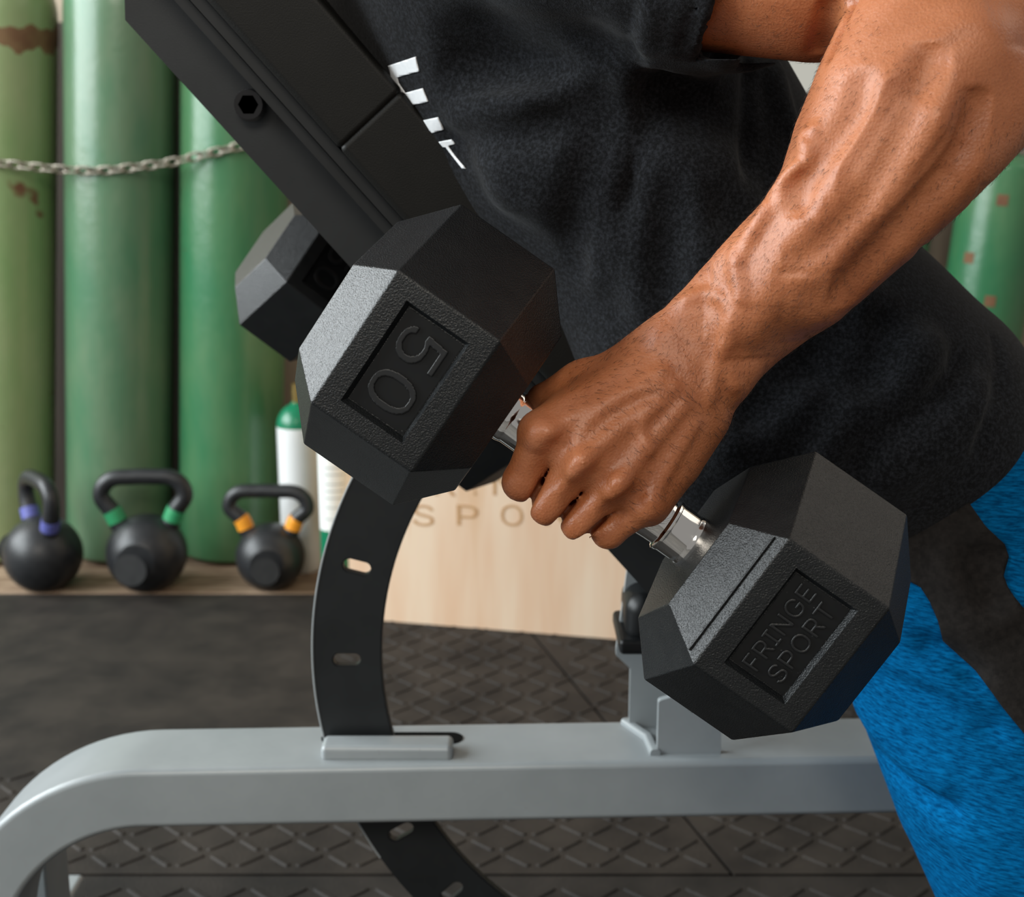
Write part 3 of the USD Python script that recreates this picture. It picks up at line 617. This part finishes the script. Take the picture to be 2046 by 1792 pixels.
        for o in co:
            for ax in range(3):
                if o[ax]: continue
                o2 = tuple(1 if q == ax else o[q] for q in range(3)); a, b = val[o], val[o2]; m = (a < 0) != (b < 0)
                t = np.zeros(len(a)); t[m] = a[m] / (a[m] - b[m]); p = np.array(o, float) + np.zeros((len(a), 3)); p[:, ax] += t
                acc[m] += p[m]; cnt[m] += 1
        V = s.lo + (cells + acc / cnt[:, None]) * s.h; faces = []
        for ax in range(3):
            u, w = (ax + 1) % 3, (ax + 2) % 3
            sl0 = [slice(None)] * 3; sl1 = [slice(None)] * 3; sl0[ax] = slice(0, n[ax] - 1); sl1[ax] = slice(1, n[ax])
            a, b = ins[tuple(sl0)], ins[tuple(sl1)]; e = np.argwhere(a != b); e = e[(e[:, u] > 0) & (e[:, w] > 0) & (e[:, u] < n[u] - 1) & (e[:, w] < n[w] - 1)]
            flip = a[tuple(e.T)]
            def cell(du, dw): q = e.copy(); q[:, u] -= du; q[:, w] -= dw; return idx[tuple(q.T)]
            q = np.stack([cell(1, 1), cell(0, 1), cell(0, 0), cell(1, 0)], 1); q[~flip] = q[~flip][:, ::-1]
            q = q[(q >= 0).all(1)]; faces += [q[:, [0, 1, 2]], q[:, [0, 2, 3]]]
        f = np.vstack(faces)
        from scipy.sparse import coo_matrix
        i, j = np.r_[f[:, 0], f[:, 1], f[:, 2]], np.r_[f[:, 1], f[:, 2], f[:, 0]]
        Aj = coo_matrix((np.ones(2 * len(i)), (np.r_[i, j], np.r_[j, i])), shape=(len(V), len(V))).tocsr(); Aj.data[:] = 1
        dg = np.maximum(np.asarray(Aj.sum(1)).ravel(), 1)[:, None]
        for _ in range(relax):
            V = V + .5 * (Aj @ V / dg - V); V = V - .51 * (Aj @ V / dg - V)
        return V, f
VIEW = C2W @ np.array([0, 1.0, 0])

# ---- near arm and hand
arm = Field([D(930, 1000, .80)[0], .54, D(1000, 1150, .78)[2]], [.50, .90, 1.24], .0017)
sS = lambda s_, N_: (np.array([.817, .576]) * N_ + np.array([-.576, .817]) * s_)
def ap(s_, N_, d): p = sS(s_, N_); return D(p[0], p[1], d)
def rad(r_px, d): return r_px * d / F
st = [(-1080, 1605, 205, .655), (-950, 1608, 204, .655), (-840, 1613, 187, .658), (-740, 1616, 166, .662), (-640, 1626, 143, .667), (-540, 1618, 131, .671), (-440, 1596, 123, .675), (-340, 1572, 112, .680), (-240, 1556, 107, .684), (-160, 1542, 104, .687), (-95, 1526, 102, .686)]
pts = [ap(s_, N_, d) for s_, N_, r_, d in st]; rs = [rad(r_ - 4, d) for s_, N_, r_, d in st]
fl = [.90, .90, .90, .88, .86, .84, .82, .80, .76, .70, .64]
for i in range(len(pts) - 1): arm.cone(pts[i], pts[i+1], rs[i], rs[i+1], .010, sq=VIEW, fac=(fl[i] + fl[i+1]) / 2)
# upper arm out of the sleeve and the elbow's point
arm.chain([D(1180, -120, .80), D(1450, -118, .745), D(1640, -105, .715), D(1850, -150, .69)], [.066, .0635, .063, .060], .012)
arm.chain([D(1850, -150, .69), D(2010, -190, .675), D(2050, -120, .665)], [.060, .050, .046], .03)
# muscle bellies: brachioradialis, long extensors, ulnar side
arm.chain([ap(-1000, 1515, .629), ap(-850, 1532, .626), ap(-700, 1550, .631), ap(-560, 1552, .643), ap(-430, 1525, .656)], [.019, .0215, .018, .012, .006], .026)
arm.chain([ap(-1020, 1640, .612), ap(-860, 1640, .610), ap(-700, 1640, .617), ap(-520, 1618, .634), ap(-340, 1590, .652)], [.019, .0225, .020, .014, .006], .026)
arm.chain([ap(-980, 1760, .625), ap(-820, 1740, .622), ap(-640, 1715, .632), ap(-460, 1690, .648)], [.018, .019, .015, .008], .026)
# wrist, carpals, back of the hand
wr = [D(1335, 725, .678), D(1362, 762, .675), D(1382, 800, .677), D(1392, 832, .684)]
mcp = [D(1082, 866, .660), D(1154, 926, .657), D(1231, 972, .661), D(1296, 1008, .669)]
pip = [D(1042, 962, .672), D(1096, 1010, .668), D(1158, 1043, .671), D(1216, 1062, .678)]
rm, rp = [.0116, .0118, .0110, .0098], [.0096, .0097, .0093, .0084]
car = [D(1335, 690, .690), D(1362, 742, .682), D(1400, 800, .684)]
arm.chain([pts[-2], D(1380, 755, .685)], [.024, .0235], .012, sq=VIEW, fac=.75)
for i in range(4):
    arm.cone(wr[i], mcp[i], .0125, rm[i], .012)
    if i < 3: arm.cone((wr[i] + wr[i+1]) / 2 + VIEW * .0015, mcp[i] * .4 + mcp[i+1] * .4 + (wr[i] + wr[i+1]) * .1 + VIEW * .003, .0125, .0105, .010)
    arm.cone(wr[i] + VIEW * .010, mcp[i] + VIEW * .010, .012, .0105, .012)
arm.chain([D(1330, 800, .690), D(1190, 850, .681)], [.016, .014], .016)
arm.chain([D(1372, 842, .694), D(1332, 915, .694), D(1290, 985, .690)], [.0165, .0175, .0125], .014)      # heel of the hand, little-finger side
arm.chain([D(1338, 702, .690), D(1250, 740, .694), D(1165, 770, .700)], [.016, .0135, .0122], .012)        # thumb's metacarpal
arm.chain([D(1230, 790, .690), D(1130, 830, .686)], [.013, .011], .016); arm.cone(D(1165, 770, .700), D(1088, 802, .698), .0122, .0105, .010)                                       # web
# the fingers close round the handle
ax_ = DR @ np.array([1.0, 0, 0])
def around(p, ang, rr):
    """the point at angle ang round the handle (0 faces the lens, positive down and under) beside p"""
    s_ = (p - DT).dot(ax_); c = DT + ax_ * s_; y_ = -VIEW + ax_ * ax_.dot(VIEW); y_ /= np.linalg.norm(y_); z_ = np.cross(ax_, y_)
    if z_[2] > 0: z_ = -z_
    return c + rr * (math.cos(ang) * y_ + math.sin(ang) * z_)
hairline = []
for i in range(4):
    arm.cone(mcp[i], pip[i], rm[i] * .90, rp[i], .002)
    dip = around(pip[i], math.radians(168), .0243 + .0004 * i); tip = around(pip[i], math.radians(242), .0232)
    arm.chain([pip[i], (pip[i] + dip) / 2 + (around(pip[i], math.radians(125), .0285) - (pip[i] + dip) / 2) * .75, dip, tip], [rp[i], rp[i] * .95, rp[i] * .90, rp[i] * .80], .0022)
    arm.cone(mcp[i] - VIEW * .0072, mcp[i] - VIEW * .0072 + (pip[i] - mcp[i]) * .05, rm[i] * .72, rm[i] * .68, .0045)     # knuckle
    arm.cone(pip[i] - VIEW * .001, pip[i] - VIEW * .001 + (pip[i] - mcp[i]) * .02, rp[i] * .97, rp[i] * .97, .004)
# valleys between the knuckles, clefts between the fingers
for i in range(3):
    a, b = (mcp[i] + mcp[i+1]) / 2, (pip[i] + pip[i+1]) / 2
    arm.cone(a - VIEW * .0140 + (b - a) * .12, a - VIEW * .0125 + (b - a) * .55, .0036, .0040, .010, 'sub')
    for dv_ in (-.012, -.009, -.006, -.003, .0, .003): arm.cone(a + VIEW * dv_ + (b - a) * (.62 if dv_ < -.005 else .70), b + VIEW * dv_ + (b - a) * .50, .0013, .0019, .0020, 'sub')
# thumb wraps the far side
th0 = D(1165, 770, .702); th1 = around(D(1120, 820, .70), math.radians(-112), .0285); th2 = around(D(1090, 850, .70), math.radians(-168), .0262); th3 = around(D(1085, 905, .70), math.radians(-215), .0255)
arm.chain([th0, th1, th2, th3], [.0120, .0112, .0105, .0088], .004)
# tendons of the hand's back, the wrist's bones, veins
for i, (s0, e0) in enumerate((((1322, 745), (1100, 862)), ((1345, 775), (1168, 918)), ((1368, 810), (1240, 962)), ((1385, 850), (1300, 998)))):
    arm.ridge([s0, ((s0[0]*.5+e0[0]*.5), (s0[1]*.5+e0[1]*.5) - 4), e0], .0013, .008, .45)
arm.ridge([(1486, 742), (1474, 770)], .0075, .012, .85)                   # ulna head
arm.ridge([(1318, 672), (1338, 645), (1372, 606)], .0060, .012, .9)
arm.ridge([(1470, 770), (1452, 690), (1462, 640), (1478, 590), (1470, 540), (1500, 470)], .0023, .007, .35, n=24)
arm.ridge([(1420, 800), (1432, 730), (1448, 690)], .0020, .006, .4)
arm.ridge([(1372, 600), (1425, 590), (1452, 612)], .0020, .006, .4)
arm.ridge([(1625, 262), (1607, 285), (1618, 318), (1598, 332), (1566, 380), (1540, 420), (1500, 458)], .0030, .008, .30, n=26)
arm.ridge([(1612, 330), (1560, 365), (1520, 430), (1475, 520)], .0020, .006, .4, n=20)
arm.ridge([(1860, 120), (1800, 260), (1760, 340), (1690, 440), (1600, 520)], .0022, .016, .0, op='sub', n=24)
arm.ridge([(1720, 170), (1690, 250), (1650, 300), (1600, 400)], .0018, .014, .0, op='sub', n=20)
arm.ridge([(1950, 210), (1900, 330), (1800, 450), (1690, 580)], .0020, .016, .0, op='sub', n=22)
arm.ridge([(1320, 770), (1250, 790), (1190, 830), (1150, 880)], .0017, .005, .35)
arm.ridge([(1300, 900), (1280, 860), (1320, 810)], .0016, .005, .35)
arm.ridge([(1716, -25), (1694, 25), (1672, 72), (1656, 118)], .0045, .005, -.2, op='sub', n=20)
for q in (0, 14, 26): arm.ridge([(1668 - q, 10), (1660 - q, 60), (1650 - q, 100)], .0016, .006, .3, op='sub')
AV, AF = arm.mesh(3)

# ---- far arm: the near hand mirrored on to the far dumbbell, then neck and head
loc_ = (AV - DT) @ DR; keep = np.zeros(len(AV), bool); keep[:] = True
FV = (loc_ * np.array([1, -1, 1])) @ DR2.T + DT2; FF = AF[:, ::-1]
low = Field([-.75, .70, .95], [.55, 1.75, 1.75], .006)
shoulderL = D(1080, -60, 1.18); elbL = ((np.array(D(1850, -150, .69)) - DT) @ DR * np.array([1, -1, 1])) @ DR2.T + DT2
neck0, neck1 = D(760, -260, 1.03), D(600, -470, 1.03); hc = D(505, -610, 1.03)
low.chain([neck0, neck1], [.068, .058], .03)
hd = (hc - neck1) / np.linalg.norm(hc - neck1); fw = np.cross([0, 1, 0], hd); fw = fw if fw[2] < 0 else -fw
low.cone(hc - hd * .02, hc + hd * .035, .082, .085, .03, sq=[0, 1, 0], fac=.86)
low.cone(hc + fw * .045 - hd * .05, hc + fw * .05 - hd * .065, .045, .036, .03)
low.cone(hc + fw * .088 + hd * .002, hc + fw * .103 - hd * .022, .010, .013, .012)
for sg in (-1, 1):
    low.cone(hc + fw * .088 + hd * .02 + np.array([0, sg * .032, 0]), hc + fw * .09 + hd * .02 + np.array([0, sg * .036, 0]), .014, .014, .01, 'sub')
    low.cone(hc + fw * .072 + hd * .018 + np.array([0, sg * .032, 0]), hc + fw * .073 + hd * .018 + np.array([0, sg * .033, 0]), .012, .012, .004)
    low.cone(hc + hd * .02 + np.array([0, sg * .076, 0]) - fw * .01, hc - hd * .03 + np.array([0, sg * .074, 0]) - fw * .004, .013, .010, .006, sq=[0, 1, 0], fac=.6)
low.cone(hc + fw * .094 - hd * .05 + np.array([0, -.02, 0]), hc + fw * .094 - hd * .05 + np.array([0, .02, 0]), .0065, .0065, .006)
LV, LF = low.mesh(2)
person = thing('person', 'person in a charcoal t-shirt and blue trousers leaning chest down on the bench, gripping dumbbells', 'person', (.25, 1.02, 0))
def merge(*ms):
    v, f, n = [], [], 0
    for a, b in ms: v.append(a); f.append(b + n); n += len(a)
    return np.vstack(v), np.vstack(f)
obj('body', merge((AV, AF), (FV, FF), (LV, LF)), M['skin'], person, smooth=True)

# ---- t-shirt
sh = Field([-.22, .63, .48], [.62, 1.34, 1.45], .0042)
YD = .985                                            # distance of the trunk's middle
tr = [(998, -228, 340), (1022, -78, 358), (1098, 92, 350), (1208, 266, 346), (1332, 431, 318), (1460, 582, 292), (1622, 704, 264), (1778, 826, 268)]
tp = [D(x_, y_, YD) for x_, y_, _ in tr]; tw = [rad(r_, YD) for _, _, r_ in tr]
wid = [1.38, 1.38, 1.34, 1.30, 1.28, 1.30, 1.44, 1.52]
for i in range(len(tp) - 1): sh.cone(tp[i], tp[i+1], tw[i], tw[i+1], .03, sq=[0, 1, 0], fac=(wid[i] + wid[i+1]) / 2)
sh.chain([D(1330, 690, .92), D(1440, 850, .92), D(1620, 900, .92)], [.058, .070, .078], .05, sq=[0, 1, 0], fac=1.1)          # loose front
# sleeves
slv = [D(1050, -170, .85), D(1190, -128, .792), D(1470, -118, .742)]
sh.chain(slv, [.106, .087, .0755], .035)
slv2 = [D(1090, -190, 1.08), D(1200, -100, 1.2), elbL + (D(1200, -100, 1.2) - elbL) * .45]
sh.chain(slv2, [.10, .088, .08], .035)
# open the sleeve's end
e_ = slv[2]; dv = (slv[2] - slv[1]) / np.linalg.norm(slv[2] - slv[1]); hem_n = C2W @ np.array([.89, -.10, -.45]); hem_n /= np.linalg.norm(hem_n)
hp_ = D(1420, 50, .72)
lo_, hi_ = np.array([D(1360, 0, .7)[0], .62, D(1400, 109, .76)[2]]), np.array([D(1360, 0, .7)[0] + .2, .84, 1.4])
sh.put(np.minimum(lo_, hi_), np.maximum(lo_, hi_), lambda X, Y, Z: np.where(Y < .84, ((X - hp_[0]) * hem_n[0] + (Y - hp_[1]) * hem_n[1] + (Z - hp_[2]) * hem_n[2]), -1).astype(np.float32) + 0 * (X + Y + Z), .004, 'cut')
def opening(X, Y, Z):
    x, y, z = X - slv[2][0], Y - slv[2][1], Z - slv[2][2]; t = x * dv[0] + y * dv[1] + z * dv[2]
    d = np.sqrt((x - t * dv[0]) ** 2 + (y - t * dv[1]) ** 2 + (z - t * dv[2]) ** 2) - .0665
    return np.maximum(d, -((X - hp_[0]) * hem_n[0] + (Y - hp_[1]) * hem_n[1] + (Z - hp_[2]) * hem_n[2]) - .012).astype(np.float32)
sh.put(slv[2] - .09, slv[2] + .09, opening, .003, 'sub')
G = lambda p, r=.006, k=.018, s_=.15, n=20: sh.ridge(p, r * 1.15, k * 1.2, s_ - .25, op='sub', n=n)
Rg = lambda p, r=.009, k=.022, s_=.72, n=20: sh.ridge(p, r * 1.25, k * 1.15, s_ * .55, n=n)
Rg([(1180, 140), (1100, 205), (1020, 248), (925, 256)], .011); G([(1200, 190), (1100, 250), (1010, 282), (900, 290)], .008)
G([(930, 85), (1040, 95), (1210, 112)], .010, .03); G([(905, 150), (990, 128), (1120, 140)], .006)
Rg([(985, 320), (1080, 350), (1150, 340)], .008); Rg([(1000, 380), (1060, 408), (1120, 425)], .007)
G([(1300, 164), (1285, 240), (1270, 320), (1240, 430)], .008); G([(1344, 164), (1371, 254), (1398, 340), (1445, 476)], .007)
Rg([(1325, 200), (1320, 330), (1300, 470), (1290, 600)], .010); Rg([(1390, 280), (1379, 371), (1372, 480), (1367, 600)], .011)
Rg([(1240, 170), (1215, 300), (1185, 420), (1190, 540)], .009); G([(1205, 210), (1180, 320), (1150, 430), (1150, 530)], .007)
G([(1345, 380), (1335, 480), (1325, 600)], .008); Rg([(1430, 330), (1450, 420), (1430, 520)], .008)
G([(1504, 125), (1502, 220), (1500, 350)], .005, .010); Rg([(1516, 120), (1520, 220), (1524, 371)], .006, .010); G([(1533, 129), (1540, 240), (1536, 380)], .005, .010)
Rg([(1549, 129), (1566, 210), (1585, 273)], .006, .010)
for p in ([(1276, 10), (1271, 60), (1262, 92)], [(1345, 5), (1335, 60), (1322, 100)], [(1378, 5), (1366, 60), (1352, 100)]): G(p, .0030, .006, .0)
for p in ([(1300, 5), (1293, 60), (1285, 98)], [(1362, 5), (1350, 60), (1338, 102)]): Rg(p, .005, .008, .6)
Rg([(1732, 605), (1715, 700), (1654, 807), (1610, 880)], .009); G([(1690, 640), (1680, 740), (1640, 830), (1590, 890)], .010)
G([(1901, 741), (1856, 795), (1781, 855), (1699, 924)], .010); Rg([(1850, 700), (1800, 780), (1740, 840), (1660, 900)], .011)
Rg([(1930, 780), (1880, 850), (1820, 900), (1760, 950)], .010); G([(1770, 620), (1760, 700), (1730, 760)], .007)
G([(1988, 680), (1996, 729), (1984, 816), (1950, 900)], .0024, .006, .2)
G([(1480, 860), (1560, 800), (1620, 720)], .009); Rg([(1450, 900), (1540, 850), (1600, 790)], .009)
SV, SF = sh.mesh(2)
obj('t_shirt', (SV, SF), M['shirt'], person, smooth=True, label='charcoal heather short-sleeved t-shirt')

def decal(field, poly, off, cell=7.0, thick=.0012):
    """a thin printed or sewn-on piece lying on a surface, outlined by picture points"""
    pg = Polygon(poly).buffer(0); x0, y0, x1, y1 = pg.bounds; tri = []
    for i in range(int((x1 - x0) / cell) + 1):
        for j in range(int((y1 - y0) / cell) + 1):
            q = pg.intersection(sbox(x0 + i * cell, y0 + j * cell, x0 + (i + 1) * cell, y0 + (j + 1) * cell))
            for g in getattr(q, 'geoms', [q]):
                if g.geom_type != 'Polygon' or g.area < .02: continue
                c = list(g.exterior.coords)[:-1]; o = c[0]
                if not g.equals(g.convex_hull) and g.convex_hull.area - g.area > .05:
                    v, f = trimesh.creation.triangulate_polygon(g, engine='earcut'); tri += [[v[a] for a in t_] for t_ in f]
                else: tri += [[o, c[a], c[a + 1]] for a in range(1, len(c) - 1)]
    if not tri: return None
    T = np.array(tri).reshape(-1, 2); uq, inv = np.unique(np.round(T, 2), axis=0, return_inverse=True); P, g = field.hit(uq); f = inv.reshape(-1, 3)
    ok = ~np.isnan(P).any(1); f = f[ok[f].all(1)]; P[~ok] = 0
    d = np.abs(P[f] - P[f].mean(1, keepdims=True)).max((1, 2)); f = f[d < .03]
    a, b, c = (uq[f[:, k]] for k in range(3)); cr = (b[:, 0]-a[:, 0])*(c[:, 1]-a[:, 1]) - (b[:, 1]-a[:, 1])*(c[:, 0]-a[:, 0]); f[cr > 0] = f[cr > 0][:, ::-1]
    n = len(P); e = np.sort(np.vstack([f[:, [0, 1]], f[:, [1, 2]], f[:, [2, 0]]]), 1); ed = np.vstack([f[:, [0, 1]], f[:, [1, 2]], f[:, [2, 0]]])
    _, ix, cn = np.unique(e, axis=0, return_index=True, return_counts=True); be_ = ed[ix[cn == 1]]
    out, inn = P + g * off, P + g * (off - thick)
    side = np.vstack([np.c_[be_[:, 1], be_[:, 0], be_[:, 0] + n], np.c_[be_[:, 1], be_[:, 0] + n, be_[:, 1] + n]])
    return np.vstack([out, inn]), np.vstack([f, f[:, ::-1] + n, side])
for poly in ([(777, 131), (831, 113), (838, 142), (794.5, 154), (797, 166), (812, 188), (801, 185), (786, 166)],
             [(808, 186), (845, 176), (856, 203), (821, 210)], [(842, 241), (875, 234), (887, 258), (864, 265)],
             [(877.5, 283), (903, 278), (910, 287), (896, 292), (911, 313), (931, 337), (924, 336), (907, 315), (891, 294), (885, 293)]):
    m_ = decal(sh, poly, .0007, 5)
    if m_ is not None: obj('shirt_print', m_, M['print'], person, smooth=True, label='white printed letter stroke')

# ---- trousers
tro = Field([.20, .72, .0], [1.10, 1.34, .82], .005)
hipA, kneeA = D(1905, 1060, .962), D(2215, 1960, .92)
hipB, kneeB = D(1990, 1040, 1.10), D(2330, 1900, 1.10)
for hp2, kn, dy in ((hipA, kneeA, 0), (hipB, kneeB, 0)):
    midp = hp2 * .45 + kn * .55; tro.chain([hp2, midp, kn], [.115, .107, .090], .03)
    an = kn + np.array([.34, .02, -(kn[2] - .10)]); tro.chain([kn, kn * .5 + an * .5, an], [.080, .066, .052], .02)
tro.cone(D(1990, 990, .965), D(1990, 965, 1.10), .108, .112, .03)
tro.cone(D(1800, 900, .985), D(1950, 980, .985), .085, .10, .04, sq=[0, 1, 0], fac=1.3)
Gt = lambda p, r=.007, k=.014, s_=.1, n=20: tro.ridge(p, r * 1.3, k * .8, s_ - .45, op='sub', n=n)
Rt = lambda p, r=.009, k=.02, s_=.7, n=20: tro.ridge(p, r, k, s_, n=n)
Gt([(1755, 1345), (1865, 1389), (1954, 1438), (1998, 1476)], .006); Gt([(1700, 1425), (1755, 1513), (1848, 1588), (1920, 1641)], .006)
Rt([(1720, 1410), (1790, 1490), (1880, 1560)], .009); Rt([(1800, 1340), (1880, 1370), (1960, 1420)], .008); Gt([(1830, 1290), (1900, 1310), (1960, 1360)], .006)
Rt([(1880, 1640), (1940, 1700), (1990, 1780)], .008)
Rt([(1960, 1110), (1975, 1170), (2005, 1205)], .010, .016, .5); Gt([(1930, 1100), (1950, 1180), (1990, 1225)], .008); Rt([(1890, 1100), (1905, 1170), (1960, 1235), (2010, 1195)], .008, .014, .5); Gt([(1990, 1100), (2000, 1150), (2020, 1190)], .007)
TV, TF = tro.mesh(2)
obj('trousers', (TV, TF), M['blue'], person, smooth=True, label='heathered blue trousers')
pn = decal(tro, [(1800, 1060), (1935, 1003), (1968, 1050), (2008, 1088), (2016, 1112), (2006, 1150), (2014, 1172), (2040, 1212), (2100, 1250), (2200, 1330), (2200, 1620), (2120, 1540), (2046, 1464), (1998, 1405), (1952, 1340), (1918, 1308), (1886, 1275), (1876, 1238), (1860, 1200), (1842, 1172), (1800, 1150)], .0022, 12, .003)
if pn is not None: obj('side_panel', pn, M['black_cloth'], person, smooth=True, label='black cloth side panel of the trousers')
for kn in (kneeA, kneeB):
    an = kn + np.array([.34, .02, -(kn[2] - .10)])
    s0 = rbox(an + [-.085, -.045, -.098], an + [.075, .045, -.075], .012, 16); s1 = m3.Manifold.batch_hull([m3.Manifold.sphere(.042, 24).translate(list(an + [.02, 0, -.03])), m3.Manifold.sphere(.028, 24).translate(list(an + [-.06, 0, -.055])), rbox(an + [-.08, -.042, -.076], an + [.072, .042, -.07], .003)])
    obj('shoe', cat(s0, s1), M['shoe'], person, smooth=40)

# ---- short dark hairs on forearm and hand
tri = AV[AF]; cen = tri.mean(1); nrm = np.cross(tri[:, 1] - tri[:, 0], tri[:, 2] - tri[:, 0]); area = np.linalg.norm(nrm, axis=1); nrm /= area[:, None] + 1e-12
rel = (cen - CAM) @ C2W; ppx, ppy = 1023 + F * rel[:, 0] / rel[:, 1], 896 - F * rel[:, 2] / rel[:, 1]
face_cam = -(nrm * ((cen - CAM) / np.linalg.norm(cen - CAM, axis=1)[:, None])).sum(1)
sc = ppx * .817 + ppy * .576; ss = -ppx * .576 + ppy * .817
dens = np.where(ss > -100, .45, np.where(ss < -620, .5, .9)) * (face_cam > -.15) * ((ss > -980) & (ppx > 1130) & ~((ppy > 900) & (ppx < 1240)))
w_ = area * dens; ids = rng.choice(len(cen), 4200, p=w_ / w_.sum())
flow = C2W @ np.array([-.45, -.1, -.55]); flow2 = C2W @ np.array([.60, -.1, -.45])
cv, wd = [], []
for i in ids:
    b = rng.dirichlet([1, 1, 1]); p = (tri[i] * b[:, None]).sum(0); n_ = nrm[i]
    d = (flow2 if ss[i] > -180 else flow) + rng.normal(0, .22, 3); d = d - n_ * d.dot(n_); d /= np.linalg.norm(d)
    L_ = rng.uniform(.0025, .0050) * (1.35 if ss[i] > -180 else .85); cv += [p - n_ * .0003, p + d * L_ * .45 + n_ * L_ * .20, p + d * L_ * .95 + n_ * L_ * .26]; wd += [.000062, .00005, .000015]
hc_ = UsdGeom.BasisCurves.Define(stage, person + '/arm_hair'); base_ = o_loc[person][0]
hc_.CreateTypeAttr('linear'); hc_.CreateCurveVertexCountsAttr([3] * len(ids)); hc_.CreatePointsAttr(Vt.Vec3fArray.FromNumpy((np.array(cv) - base_).astype(np.float32)))
hc_.CreateWidthsAttr(Vt.FloatArray.FromNumpy(np.array(wd, np.float32) * 2)); hc_.SetWidthsInterpolation('vertex')
UsdShade.MaterialBindingAPI.Apply(hc_.GetPrim()).Bind(M['hair']); data(hc_.GetPrim(), label='short dark hairs on the forearm and hand', kind='stuff')
